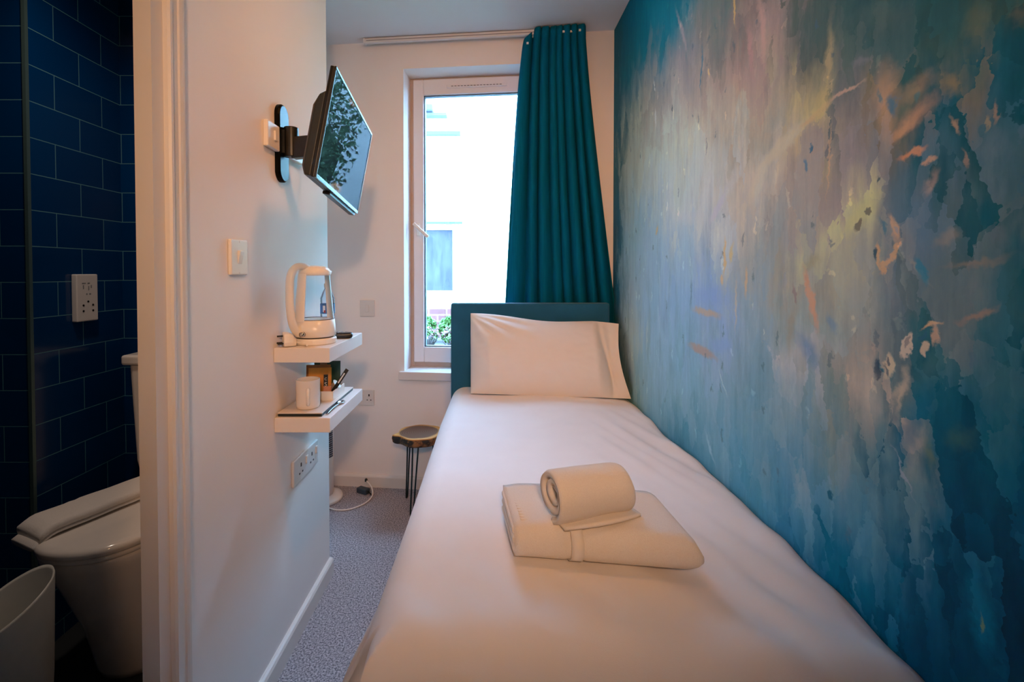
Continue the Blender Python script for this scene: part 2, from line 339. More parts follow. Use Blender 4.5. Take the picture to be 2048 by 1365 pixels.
    S = [
     (1400,330,1440,330,40,(150,150,150),.4,.9),
     (1500,395,1530,325,20,(205,188,172),.85,.6),(1530,325,1600,255,17,(205,184,162),.8,.6),(1600,255,1660,205,9,(200,160,122),.8,.6),(1660,205,1715,165,5,(160,125,110),.8,.6),
     (1508,400,1518,360,14,(165,158,150),.6,.8),
     (1418,445,1448,388,10,(212,206,220),.85,.7),(1350,440,1405,432,13,(190,190,196),.6,.9),(1455,380,1470,350,18,(180,176,180),.5,.9),(1430,415,1425,440,6,(228,220,232),.8,.6),
     (1390,470,1400,520,14,(165,165,172),.5,.9),
     (1513,-10,1525,130,11,(172,132,124),.7,.9),(1500,150,1492,60,10,(150,108,108),.5,.9),(1350,30,1372,110,6,(130,112,115),.6,.9),
     (1625,235,1650,190,24,(192,160,108),.55,.9),(1652,60,1650,180,12,(152,126,92),.5,.9),
     (1762,160,1770,260,26,(160,116,86),.6,1.),(1800,200,1845,165,22,(140,105,78),.5,1.),(1812,245,1850,210,22,(168,116,86),.6,1.),(1880,160,1905,185,13,(112,92,64),.6,1.),(1790,270,1812,250,16,(176,122,90),.7,.8),
     (1775,200,1785,222,10,(48,84,104),.8,.6),(1758,205,1752,190,6,(60,88,98),.7,.6),(1825,190,1822,205,7,(60,84,86),.7,.7),
     (1798,318,1840,297,9,(205,132,96),.85,.5),(1845,325,1862,318,6,(150,110,90),.8,.6),(1850,380,1862,350,12,(138,110,100),.6,.9),(1905,240,1910,270,6,(140,108,86),.7,.7),(1925,340,1920,315,5,(122,96,84),.7,.7),
     (1968,258,1972,235,4,(118,98,78),.7,.6),(1990,210,1985,240,5,(125,96,80),.7,.6),
     (1700,455,1740,405,26,(198,182,128),.65,.8),(1665,480,1680,590,30,(168,156,130),.4,1.),(1712,462,1720,447,7,(88,78,66),.9,.3),(1733,430,1731,420,5,(86,80,70),.9,.3),
     (1782,430,1790,475,11,(185,142,112),.8,.5),(1785,448,1790,465,4,(120,110,112),.8,.5),(1755,495,1764,535,6,(205,155,112),.85,.5),(1764,540,1788,512,6,(205,150,110),.85,.5),(1788,510,1792,488,6,(200,150,112),.85,.5),(1752,505,1754,515,5,(30,56,70),.9,.5),(1757,440,1768,460,6,(58,88,104),.85,.5),
     (1822,520,1860,570,6,(120,108,98),.6,.7),(1838,525,1855,562,11,(36,88,106),.85,.4),(1830,430,1855,500,38,(72,90,110),.45,1.),
     (1814,712,1826,672,11,(205,176,160),.95,.25),(1819,692,1824,674,5,(112,96,92),.9,.3),(1848,655,1874,645,6,(176,132,100),.85,.5),(1868,655,1870,690,7,(150,112,92),.8,.6),(1858,705,1856,695,8,(192,160,138),.9,.4),(1850,680,1852,668,5,(36,66,80),.8,.5),
     (1776,745,1784,722,13,(200,172,148),.95,.35),(1756,746,1758,734,9,(14,44,60),.95,.4),(1772,735,1776,750,4,(60,66,74),.8,.5),(1778,722,1776,728,4,(50,60,70),.8,.4),
     (1790,830,1815,755,13,(176,148,128),.75,.7),(1740,760,1745,830,34,(158,140,130),.5,1.),(1830,745,1845,770,9,(22,62,72),.8,.5),
     (1850,800,1800,930,26,(18,72,94),.6,.9),(1800,790,1790,850,8,(70,84,92),.7,.7),(1885,720,1850,760,22,(58,84,84),.5,.9),
     (1390,620,1440,633,9,(138,116,104),.85,.6),(1380,690,1432,716,9,(128,106,100),.85,.6),(1400,590,1450,595,24,(112,128,168),.6,.9),(1425,690,1455,690,18,(124,144,184),.6,.9),(1382,560,1383,610,5,(70,88,110),.7,.7),
     (1608,545,1636,655,9,(178,118,88),.8,.6),(1612,535,1630,520,14,(120,110,82),.6,.9),(1588,580,1592,600,7,(112,92,92),.8,.5),(1580,690,1590,620,14,(122,106,90),.6,.9),(1605,680,1632,720,22,(58,92,128),.6,1.),(1660,640,1668,660,12,(84,104,128),.6,.8),
     (1450,480,1448,550,5,(212,172,116),.85,.5),(1464,495,1460,520,7,(196,168,110),.7,.7),(1492,535,1492,590,5,(212,174,140),.8,.6),(1444,558,1446,566,6,(215,180,145),.85,.5),(1473,560,1470,660,4,(166,140,122),.6,.8),(1314,455,1312,470,4,(206,168,112),.8,.5),
     (1462,-5,1465,50,5,(205,168,112),.85,.5),(1413,145,1416,155,4,(205,175,128),.8,.5),(1305,165,1307,185,3,(205,200,196),.8,.5),(1309,222,1309,255,4,(200,196,196),.75,.6),(1318,520,1320,600,3,(186,204,220),.6,.7),(1296,640,1294,700,4,(170,178,180),.6,.8),
     (1664,984,1665,998,5,(10,64,80),.9,.4),(1619,302,1620,298,5,(44,74,92),.9,.4),(1606,318,1608,346,5,(66,92,114),.85,.5),(1757,352,1753,362,4,(50,66,72),.85,.4),(1342,215,1343,222,3,(40,60,66),.9,.5),
     (1657,240,1652,400,3,(176,138,110),.7,.7),(1400,100,1398,190,4,(22,84,108),.7,.7),(1440,740,1455,790,3,(170,180,184),.6,.7),(1415,870,1432,930,5,(128,148,156),.5,.8),(1530,660,1528,670,3,(200,196,192),.8,.5),
     (1790,900,1836,1000,3,(118,116,124),.7,.7),(1700,880,1690,1010,16,(104,110,118),.45,1.),(1755,990,1765,1050,16,(84,104,112),.45,1.),(1860,900,1870,930,10,(96,96,70),.5,.9),(1940,870,1910,880,22,(44,66,52),.5,1.),
     (1965,1180,1995,1320,24,(0,78,94),.6,.9),(1972,1235,1985,1275,4,(92,98,62),.7,.7),
     (1900,535,2010,520,8,(104,88,76),.6,.9),(1925,635,1985,622,8,(124,92,76),.65,.8),(1905,470,1880,480,14,(118,100,88),.5,.9),
     (1950,20,1945,90,26,(82,78,58),.5,1.),(2020,30,2030,55,12,(78,70,56),.5,.9),(1700,40,1805,35,20,(66,78,74),.4,1.),(1700,130,1730,115,6,(98,92,96),.6,.8),
    ]
    for s in S: stroke(*s)
    sm = noise2(stretch(1, .6, 4.4), 120, 4, .7)
    c = t.mix(t.math('MULTIPLY', sm, .22), c, t.mix(1, c, (.45,.6,.7,1), 'MULTIPLY'))
    # small flecks of paint
    vo = t.n('ShaderNodeTexVoronoi', voronoi_dimensions='2D'); vo.inputs['Scale'].default_value = 17; t.l(warp(stretch(1,.5,1.1), 30, .04, 3, .4), vo.inputs['Vector'])
    fl = t.n('ShaderNodeMapRange'); t.l(vo.outputs['Distance'], fl.inputs[0]); fl.inputs[1].default_value = .13; fl.inputs[2].default_value = .07; fl.inputs[4].default_value = .55
    pick = t.n('ShaderNodeSeparateColor'); t.l(vo.outputs['Color'], pick.inputs[0])
    gate = t.math('GREATER_THAN', pick.outputs[0], .72)
    c = t.mix(t.math('MULTIPLY', fl.outputs[0], gate), c, t.mix(t.math('GREATER_THAN', pick.outputs[1], .5), col((60,80,92)), t.mix(1, c, (1.7,1.5,1.3,1), 'MULTIPLY')))
    h = t.math('ADD', t.math('MULTIPLY', st, 1.0), t.math('MULTIPLY', sm, .4))
    t.bsdf(c, .62, 0, t.bump(h, .12, .002), Specular_IOR_Level=.06)
    return t.mat

MY = [-1.3, .78, .92, 1.12, 1.40, 1.85, 3.0]; MZ = [-.02, 1.0, 1.4, 1.75, 2.1, ZC+.02]

# ------------------------------------------------------------------ the room
struct('floor', G().box(-1.75, .85, -1.3, 3.2, -.08, 0), m_carpet, origin=False)
struct('ceiling', G().box(-2.5, .85, -1.3, 3.25, ZC, ZC+.1), m_ceil, origin=False)
g = G()
ny, nz = len(MY), len(MZ)
g.add([(XR, y, z) for z in MZ for y in MY], [(j*ny+i, j*ny+i+1, (j+1)*ny+i+1, (j+1)*ny+i) for j in range(nz-1) for i in range(ny-1)])
nfront = len(g.f)
per = [j*ny for j in range(nz)] ; low = list(range(ny)); top = [(nz-1)*ny+i for i in range(ny)]
ring_ = low + [j*ny+ny-1 for j in range(1, nz)] + top[::-1][1:] + per[::-1][1:-1]
b0 = len(g.v); g.v += [(XR+.1, g.v[i][1], g.v[i][2]) for i in ring_]
for k in range(len(ring_)): g.f.append((ring_[k], ring_[(k+1) % len(ring_)], b0+(k+1) % len(ring_), b0+k))
g.f.append(tuple(b0+k for k in range(len(ring_))))
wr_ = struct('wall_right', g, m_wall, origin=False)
k = 0
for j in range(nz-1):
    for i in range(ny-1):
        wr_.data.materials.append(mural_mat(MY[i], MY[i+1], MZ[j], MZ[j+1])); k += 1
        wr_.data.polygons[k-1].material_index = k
struct('wall_front', G().box(-2.5, .85, -1.3, -1.2, -.02, ZC+.02), m_wall, origin=False)
WS0, WS1, WZ0, WZ1 = -.545, .36, .735, 2.60
g = G()
for b in ((-2.0, WS0, -.02, ZC+.02), (WS1, .95, -.02, ZC+.02), (WS0, WS1, -.02, WZ0-.03), (WS0, WS1, WZ1, ZC+.02)):
    g.box(b[0], b[1], 0, .26, b[2], b[3])
struct('wall_back', g, m_wall, m=BWM, origin=False)
g = G()
DJ, DN, DZ = 1.03, .66, 2.06  # unseen near door edge DN set forward to block the rear light from the toilet
XP = -.755
g.box(XP, XL, DJ, 2.10, -.02, ZC+.02); g.box(XP, XL, -1.25, DN, -.02, ZC+.02); g.box(XP, XL, DN, DJ, DZ, ZC+.02)
struct('wall_left', g, m_wall, origin=False)
struct('wall_alcove_side', G().box(-1.75, -1.65, 2.1, 3.2, -.02, ZC+.02), m_wall, origin=False)
struct('wall_alcove_near', G().box(-2.5, XP, 2.06, 2.10, -.02, ZC+.02), m_wall, origin=False)
# bathroom shell
w = struct('wall_bathroom_side', G().box(-2.5, -1.59, 1.636, 2.058, -.02, ZC+.02), m_tile_side, origin=False)
w.data.materials.append(m_tile_front)
for p in w.data.polygons:
    if abs(p.normal.y) > .5: p.material_index = 1
struct('wall_bathroom_end', G().box(-1.60, XP, 2.045, 2.059, -.02, ZC+.02), m_tile_front, origin=False)
struct('wall_bathroom_far', G().box(-2.5, -2.4, -1.25, 1.64, -.02, ZC+.02), m_tile_side, origin=False)
struct('floor_bathroom', G().box(-2.45, XP+.001, -1.25, 2.06, -.01, .004), m_bath_floor, origin=False)
struct('trim_1', G().box(-1.596, -1.584, 1.628, 1.640, .004, ZC), simple('steel_corner_trim', (86,112,112), .35, .5), origin=False)
# door lining and architrave
g = G().box(XP-.004, XL+.003, DJ-.014, DJ+.024, 0, DZ); g.box(XP-.004, XL+.002, DN, DJ, DZ-.014, DZ); g.box(XP-.004, XL+.002, DN, DN+.014, 0, DZ)
struct('trim_2', g, m_trim, origin=False)
prof = [(0, 0), (0, .013), (.004, .018), (.012, .0185), (.016, .013), (.040, .013), (.044, .016), (.052, .0175), (.060, .018), (.066, .013), (.068, 0)]
def arch(y_at, zt):
    rings = []
    for z in (0, zt): rings.append([(XL+d, y_at(a), z) for a, d in prof])
    return rings
g = G().loft(arch(lambda a: DJ+.022+a*.84, DZ+.07)); g.loft(arch(lambda a: DN+.012-a*1.25, DZ+.07))
rings = [[(XL+d, y, DZ-.010+a*1.25) for a, d in prof] for y in (DN-.07, DJ+.07)]
g.loft(rings)
struct('trim_3', g, m_trim, origin=False)
# skirting
def skirt(p0, p1, nrm, h, t, g):
    n = Vector(nrm); pr = [(0,0),(t,0),(t,h-.012),(t*.75,h-.004),(t*.4,h),(0,h)]
    g.loft([[tuple(Vector(p)+n*a+Vector((0,0,b))) for a, b in pr] for p in (p0, p1)])
g = G(); skirt((XL, DJ+.078, 0), (XL, 2.1, 0), (1,0,0), .075, .018, g)
struct('baseboard_left', g, m_trim, origin=False)
g = G(); skirt((-2.0, 0, 0), (.75, 0, 0), (0,-1,0), .075, .016, g)
struct('baseboard_back', g, m_trim, m=BWM, origin=False)

# window
win = bpy.data.objects.new('window_1', None); C.objects.link(win); win['kind'] = 'structure'
win.matrix_world = BWM @ Matrix.Translation(((WS0+WS1)/2, 0, WZ0)); win.location = (BWM @ Vector(((WS0+WS1)/2, 0, WZ0))); win.rotation_euler = (0,0,-TH)
WM[win] = Matrix.Translation(win.location) @ Matrix.Rotation(-TH, 4, 'Z')
D0 = .135   # how far the frame sits back in its reveal
def ringbox(s0, s1, z0, z1, wl, wr, wb, wt, n0, n1):
    g = G(); g.box(s0, s0+wl, n0, n1, z0, z1); g.box(s1-wr, s1, n0, n1, z0, z1)
    g.box(s0+wl, s1-wr, n0, n1, z0, z0+wb); g.box(s0+wl, s1-wr, n0, n1, z1-wt, z1); return g
new('window_frame', ringbox(WS0, WS1, WZ0, WZ1, .028, .028, .03, .02, D0+.02, D0+.09), simple('window_frame_shaded', (196,176,160), .4), win, m=BWM, bevel=.003)  # white plastic frame, coloured tan to stand for the brown shadow on it
new('sash', ringbox(WS0+.024, WS1-.024, WZ0+.03, WZ1-.014, .068, .068, .1, .10, D0, D0+.06), m_upvc, win, m=BWM, bevel=.006, seg=3)
SG = (WS0+.092, WS1-.092, WZ0+.13, WZ1-.114)
new('glazing_gasket', ringbox(SG[0], SG[1], SG[2], SG[3], .006, .006, .006, .006, D0+.012, D0+.05), simple('grey_gasket', (70,78,84), .6), win, m=BWM)
new('pane', G().box(SG[0], SG[1], D0+.03, D0+.034, SG[2], SG[3]), m_glass, win, m=BWM)
g = G().box(-.30, .085, D0-.012, D0, WZ1-.078, WZ1-.058)
vent = new('trickle_vent', g, m_upvc, win, m=BWM, bevel=.004)
g = G()
for i in range(16): g.box(-.27+i*.0205, -.256+i*.0205, D0-.0135, D0-.0115, WZ1-.070, WZ1-.0665)
new('vent_slots', g, simple('vent_slot_shadow', (96,92,98), .7), vent, m=BWM)
g = G().box(-.499, -.475, D0-.012, D0, 1.585, 1.665)
g.box(-.494, -.480, D0-.04, D0-.01, 1.632, 1.650)
hd = new('handle', g, m_white, win, m=BWM, bevel=.003)
Rm = Matrix.Translation((-.487, D0-.046, 1.641)) @ Matrix.Rotation(math.radians(43), 4, 'Y')
new('lever', G().box(-.03, .10, -.009, .009, -.010, .010), m_white, hd, m=BWM @ Rm, bevel=.005, seg=3)
new('window_sill', G().box(WS0-.03, WS1+.03, -.028, 0, WZ0-.052, WZ0).box(WS0+.001, WS1-.001, -.005, D0+.03, WZ0-.029, WZ0), m_trim, win, m=BWM, bevel=.004)

# ------------------------------------------------------------------ curtain and its rail
SR0, SR1 = -.765, .53
rail = thing('curtain_rail', 'thin white curtain track running under the ceiling over the window', 'curtain rail', tuple(BWM @ Vector(((SR0+SR1)/2, -.055, 2.735))), -TH)
new('track', G().box(SR0, SR1, -.066, -.044, 2.738, 2.766), m_trim, rail, m=BWM, bevel=.002)
new('track_groove', G().box(SR0+.01, SR1-.01, -.0672, -.065, 2.749, 2.753), simple('track_groove_shade', (150,142,140), .6), rail, m=BWM)
new('end_stop', G().box(SR0-.008, SR0+.004, -.069, -.041, 2.736, 2.767), m_trim, rail, m=BWM, bevel=.002)
def lerp(a, b, t): return a+(b-a)*t
def sstep(a, b, x):
    x = max(0, min(1, (x-a)/(b-a))); return x*x*(3-2*x)
NF = 8.5
cur_top = 2.762
def curt(t, w):
    z = lerp(cur_top, .45, w); k = (cur_top-z)/(cur_top-1.15)
    kk = min(1, k)
    sL = lerp(.185, .080, kk**.75); sR = lerp(.555, .735, kk**1.15)
    # uneven fold widths, the leading edge lies flatter
    tt = t + .012*math.sin(9*t+1.3)+.010*math.sin(23*t)
    ph = 2*PI*NF*(tt**1.12)
    amp = lerp(.024, .036, min(1, k)) * (.55+.45*math.sin(5*t+.6)**2)
    amp *= .45 + .55*sstep(0, .22, t)
    s = lerp(sL, sR, t) + .010*math.sin(ph*1.0+PI/2)*(1-.3*kk)
    n = -.058 + amp*math.sin(ph) + .006*math.sin(3.1*ph*.31+4*w) + .004*math.sin(11*w+6*t)
    if z > 2.70:   # gathered heading, the loose leading corner sags off its hook
        n += .004*math.sin(ph*3)*(z-2.70)/.06
        n -= .030*sstep(2.71, 2.755, z)*sstep(.15, .3, t)
    if t < .18: z -= .06*sstep(2.3, 2.76, z)*(1-sstep(.02, .18, t))
    n = min(n, -.012)
    lim = -.012
    return (s, n, z)
cur = thing('curtain', 'teal pleated curtain drawn to the right side of the window', 'curtain', tuple(BWM @ Vector((.4, -.058, .45))), -TH)
new('curtain_cloth', G().grid(230, 90, curt), m_curtain, cur, smooth=True, solid=.003, m=BWM)
for i in range(8):
    t = .10 + i*.115
    p = curt(t, .012)
    g = G()
    if i >= 0:
        g.box(p[0]-.006, p[0]+.006, p[1]-.009, p[1]-.003, 2.726-(.05 if t < .12 else 0), 2.737-(.05 if t < .12 else 0))
    new('curtain_hook', g, m_white, cur, m=BWM)

# ------------------------------------------------------------------ bed
BZ = .700
bed = thing('bed', 'single bed with a grey-blue velvet headboard against the mural wall', 'bed', (.24, 1.7, 0))
new('headboard', G().box(-.228, .662, 2.655, 2.715, .05, 1.176), m_head, bed, bevel=.010, seg=4)
new('mattress', G().box(-.19, .70, .84, 2.65, .34, BZ-.02), m_linen, bed, bevel=.05, seg=4)
new('bed_base', G().box(-.19, .70, .84, 2.65, .06, .335), m_head, bed, bevel=.015)
for x in (-.13, .64):
    for y in (.92, 2.55): new('foot', G().lathe([(.02,0),(.024,.03),(.024,.062)], (x, y, 0), 16), m_black, bed)

def wrap(s, e, r):   # s beyond edge e bends over a roll of radius r
    if s <= e: return s, 0
    a = (s-e)/r
    if a < PI/2: return e+r*math.sin(a), r*(1-math.cos(a))
    return e+r, r+(s-e-r*PI/2)
def duvet(a, b):
    # flat cloth coordinates: across (p) measured to the aisle, along (q) measured to the foot
    p = lerp(-.10, 1.32, a); q = lerp(-.03, 2.24, b)
    wL = .86; ef = lerp(1.83, 1.765, sstep(.1, .85, p))
    head = max(0, 1-q/.5)
    # bed is a little narrower in the cloth at the head
    x_over, dx = wrap(p, wL - .012*head, .075)
    y_over, dy = wrap(q, ef, .11)
    if p < .03:     # tuck against the mural wall
        k = (.03-p)/.13
        dw = .085*k*k*2 if k < .5 else .085*(.5+ (k-.5)*2)
    else: dw = 0
    x = .700 - max(0, x_over) + (.012 if p < 0 else 0); y = 2.645 - y_over
    d = max(dx, dy) + .25*min(dx, dy)*0
    z = BZ + .004 - d - dw
    top = max(0, 1-d/.06)
    # soft billow
    v = Vector((x*2.2, y*1.6, 0))
    z += top*(.010*mnoise.noise(v) + .012*math.sin(PI*min(1, max(0, p/.9)))) 
    # creases: fan from the mural edge and diagonals at the foot
    dg = (x*.75 + y*.66)
    cr = mnoise.noise(Vector((dg*14, (x*.66-y*.75)*1.6, 3.3)))
    cr2 = mnoise.noise(Vector((x*16 + y*5, y*1.8, 9.1)))
    z += top*.0085*cr*sstep(1.35, .9, y) + top*.011*cr2*sstep(.25, .6, x)*sstep(2.35, 1.9, y)
    z += top*.0022*mnoise.noise(Vector((x*9, y*9, 1.2)))
    # ruffled tuck along the wall
    z += .014*mnoise.noise(Vector((4.4, y*7, .5)))*sstep(.10, -.02, p)
    # drop side: gentle folds, tight gathers near the foot corner
    if dx > 0:
        fold = .010*math.sin(y*19+1.2*math.sin(y*7)) * sstep(.05, .3, dx)
        gath = .012*math.sin(y*150+2)*sstep(1.02, .92, y)*sstep(.06, .16, dx)
        flare = .075*sstep(.02, .28, dx)*sstep(1.45, .95, y)*sstep(.78, .88, y)
        x -= fold + gath + flare
        x -= .012*sstep(.03, .3, dx)
    if dy > 0:
        dd = sstep(.02, .3, dy)
        y -= .012*math.sin(x*22+1.1)*dd + .010*mnoise.noise(Vector((x*13, z*3, 2)))*dd
    if y_over > ef and dx > 0:   # corner pinched in
        x += .02*sstep(0, .12, dx)
    x = min(x, XR-.004)
    return (x, y, max(z, .22))
o = new('duvet', G().grid(210, 300, duvet), m_linen, None, smooth=True)
tag(o, 'smooth white duvet spread over the single bed and hanging down its side', 'duvet')

# pillow, propped up on the headboard
PB0, PB1 = Vector((-.108, 2.475, .714)), Vector((.706, 2.395, .708))
PT0, PT1 = Vector((-.114, 2.600, 1.124)), Vector((.690, 2.575, 1.066))
def pillow(side):
    def fn(a, b):
        base = PB0.lerp(PB1, a).lerp(PT0.lerp(PT1, a), b)
        ex = (PB1-PB0).normalized(); ez = (PT0-PB0).normalized(); nn = ez.cross(ex).normalized()
        if nn.y > 0: nn = -nn
        # edges: sag at the top in the middle, pulled-in right end
        sag = -.009*math.sin(PI*min(1, a/.85))*b**2 + .006*math.sin(9*a)*b
        pin = -.028*sstep(.86, 1, a)*math.sin(PI*b)
        fill = (max(0, 1-abs(2*b-.92)**2.6 if b < .96 else 0)) if False else (max(0, math.sin(PI*min(1, max(0, b*.97+.02))))**.62)
        ends = min(1, (a/.13))**.55 * (1-sstep(.80, .93, a)*.86)
        th = .092*fill*ends + .004
        if a > .93: th += .016*sstep(.93, 1, a)*math.sin(PI*b)
        wr = .009*mnoise.noise(Vector((a*8+b*5, b*3-a*2, 2.1+side)))*fill*sstep(.3, .95, b) + .003*mnoise.noise(Vector((a*16, b*14, side)))*fill
        wr -= .024*math.exp(-((a-.885-.025*math.sin(5*b+.5))/.018)**2)*fill
        # radiating creases at the upper corner
        ang = math.atan2(1-b, a+.02); rad = math.hypot(1-b, a)
        wr += .006*math.sin(ang*17)*math.exp(-((rad-.28)/.16)**2)*(1 if side > 0 else 0)
        off = nn*(side*(th+wr) if side > 0 else -th*.55)
        p = base + ex*pin + ez*sag + off
        p.x = min(p.x, XR-.004)
        p.y = min(p.y, 2.648)
        return tuple(p)
    return fn
pil = thing('pillow', 'plump white pillow propped upright against the velvet headboard', 'pillow', (.29, 2.45, .70))
g = G().grid(110, 70, pillow(1)).grid(110, 70, pillow(-1))
new('pillowcase', g, m_pillow, pil, smooth=True)

# ------------------------------------------------------------------ towels on the bed
def folded(a_len, b_len, th, layers):
    """Cross-section of a towel folded with its round fold toward -y: stacked rounded slab"""
    pts = []
    r = th/2
    for k in range(13):
        a = PI/2 + PI*k/12
        pts.append((-b_len/2+r+r*math.cos(a)*1.0, r+r*math.sin(a)))
    n = 10
    for k in range(1, n+1): pts.append((-b_len/2+r+(b_len-r)*k/n, 0))
    for k in range(n+1): pts.append((b_len/2-(b_len-r)*k/n*0.999, th))
    return pts
FT = Matrix(((.990,-.105,0,.233),(-.136,.994,0,1.086),(0,0,1,BZ+.026),(0,0,0,1)))
FL, FW, FTH = .388, .215, .078
def folded_ring(x, tfac, inset):
    out = []
    for (y, z) in folded(FL, FW, FTH*tfac, 2):
        zz = z + .004*mnoise.noise(Vector((x*9, y*9, .3)))*(1 if z > .02 else 0)
        zz += (.004*math.sin(y*5)) * (1 if z > .02 else 0)
        out.append((x, y + inset*(1 if y > 0 else -1), zz))
    return out
rings = []
NX = 40
for i in range(NX+1):
    u = i/NX; x = -FL/2+FL*u
    # right end is a soft rolled fold, left end shows the cut layers
    e = 1-max(0, (u-.90)/.10)
    tf = .34+.66*math.sqrt(max(0, 1-(1-e)**2)) if u > .90 else 1
    tf *= .93+.07*sstep(0, .1, u)
    rib = 0
    for rc in (.300, .335, .375):
        rib += math.exp(-((u-rc)/.007)**2)
    lift = FTH*.40*(1-tf) if u > .90 else 0; pull = 1-.10*(1-tf)
    rings.append([(px, py*pull, pz+lift+(-.0035*rib if pz > .02 else 0)) for px, py, pz in folded_ring(x, tf, -.004*rib)])
bt = thing('folded_towel', 'large white bath towel folded flat on the duvet under the rolled one', 'towel', tuple(FT @ Vector((0,0,0))), math.radians(-8))
new('towel_body', G().loft(rings), m_towel, bt, smooth=True, m=FT)
g = G()
for k in range(3):
    z0 = .010+k*.019
    g.box(-FL/2-.004, -FL/2+.012, -FW/2+.02+.004*k, FW/2-.004, z0, z0+.0145)
new('folded_edge', g, m_towel, bt, m=FT, bevel=.005, seg=3)
def band(u0, u1):
    g = G(); r2 = []
    for u in (u0, (u0+u1)/2, u1):
        x = -FL/2+FL*u
        r2.append([(px, py*1.003-.0012, pz*1.0+(.0012 if pz > .02 else 0)) for px, py, pz in folded_ring(x, 1, 0)][0:13][::-1] + [])
    g.loft(r2, False, False, closed=False); return g
new('woven_band', band(.305, .372), m_band, bt, smooth=True, m=FT, solid=.002)
g = G()
for k in range(9):
    y = -.070+k*.012
    g.box(-FL/2+.016, -FL/2+.034, y, y+.006, FTH*.955, FTH*.995)
new('hem_stitching', g, m_band, bt, m=FT, bevel=.002)

# rolled towel: a real spiral sheet
RC = Vector((.217, 1.074, BZ+.026+FTH+.0525))
RD = Vector((.215, .072, 0)).normalized(); RN = Vector((-RD.y, RD.x, 0))
rl = thing('rolled_towel', 'small white towel rolled up on top of the folded bath towel', 'towel', (RC.x, RC.y, BZ+FTH))
N = 150; turns = 2.55
def spiral(t):
    ang = -PI*.55 - t*turns*2*PI; r = lerp(.0585, .010, t**.9)
    flat = 1.06
    return math.cos(ang)*r*flat, math.sin(ang)*r*.93
thk = .0125
sec = []
for k in range(N+1):
    t = k/N; a = spiral(t); b = spiral(min(1, t+.003)); c0 = spiral(max(0, t-.003))
    d = Vector((b[0]-c0[0], b[1]-c0[1])).normalized(); nr = Vector((-d.y, d.x))
    sec.append((a, nr))
outer = [(a[0]-nr[0]*thk/2*1, a[1]-nr[1]*thk/2) for a, nr in sec]
inner = [(a[0]+nr[0]*thk/2, a[1]+nr[1]*thk/2) for a, nr in sec]
loop = outer + inner[::-1]
rings = []
for i in range(25):
    u = i/24; x = lerp(-.096, .096, u)
    e = min(1, (1-u)/.16); sc_ = .80+.20*math.sqrt(max(0, 1-(1-e)**2))
    e0 = min(1, u/.06); sc_ *= .95+.05*math.sqrt(max(0, 1-(1-e0)**2))
    bulge = 1+.02*math.sin(PI*u*2+.5)
    ring = []
    for j, (p, q) in enumerate(loop):
        # telescoped layers: the inner turns sit slightly recessed at the open end
        rr = math.hypot(p, q); dx = (.060-rr)*.35*(1-u)**3
        v = RC + RD*(x+dx) + RN*(p*sc_*bulge) + Vector((0,0,1))*(q*sc_*bulge + .003*mnoise.noise(Vector((x*14, p*14, q*14))) - (1-sc_)*.05)
        ring.append(tuple(v))
    rings.append(ring)
g = G().loft(rings, False, False)
n = len(loop); h = len(outer); base = 0
for off in (0, (len(rings)-1)*n):
    for k in range(h-1):
        g.f.append((off+k, off+k+1, off+n-2-k, off+n-1-k))
new('towel_roll', g, m_towel, rl, smooth=True)
# loose flap tucked beneath
def flap(a, b):
    x = lerp(-.085, .105, a); y = lerp(-.058, .02, b)
    z = -.0545 + .006*(1-b)*math.sin(PI*a) + .004*(1-b)
    v = RC + RD*x + RN*(y - .018*math.sin(PI*a)*(1-b)) + Vector((0,0,z)); return tuple(v)
new('loose_end', G().grid(24, 10, flap), m_towel, rl, smooth=True, solid=.006)

# ------------------------------------------------------------------ shelves on the wall
SX, SY0, SY1 = -.538, 1.572, 1.972
def shelf(z0, z1, label):
    o = new('floating_shelf', G().box(XL+.0005, SX, SY0, SY1, z0, z1), m_shelf, None, bevel=.002)
    tag(o, label, 'shelf', 'floating shelves on the partition'); return o
SZ1, SZ2 = 1.098, .864
shelf(SZ1-.049, SZ1, 'upper white floating shelf on the partition, carrying the kettle')
shelf(SZ2-.049, SZ2, 'lower white floating shelf on the partition, carrying the tea tray')

# kettle
KC = Vector((-.628, 1.688, SZ1)); ka = math.atan2(-.8, -.5)   # handle direction
KM = Matrix.Translation(KC) @ Matrix.Rotation(ka, 4, 'Z')
ket = thing('kettle', 'white plastic electric kettle with clear sides on the upper shelf', 'kettle', tuple(KC), ka)
new('power_base', G().lathe([(.070,0),(.073,.004),(.073,.018),(.069,.022)], n=48), m_white, ket, smooth=False, m=KM, bevel=.002)
new('base_gap', G().lathe([(.062,.021),(.062,.027)], n=48), m_dark, ket, smooth=True, m=KM)
def kr(z): return lerp(.071, .052, ((z-.026)/.232)**1.15 if z > .026 else 0)
new('lower_body', G().lathe([(.066,.0255),(.0715,.029),(kr(.05),.05),(kr(.085),.085),(kr(.085)-.004,.0855)], n=48), m_white, ket, smooth=True, m=KM)
zs = [.085+.155*i/10 for i in range(11)]
new('clear_jug', G().lathe([(kr(z)-.002, z) for z in zs], n=48, cap0=False, cap1=False), m_clear, ket, smooth=True, m=KM)
new('water_line', G().lathe([(kr(.086)-.0005,.0845),(kr(.088)-.0005,.0875)], n=48, cap0=False, cap1=False), m_grey_metal, ket, smooth=True, m=KM)
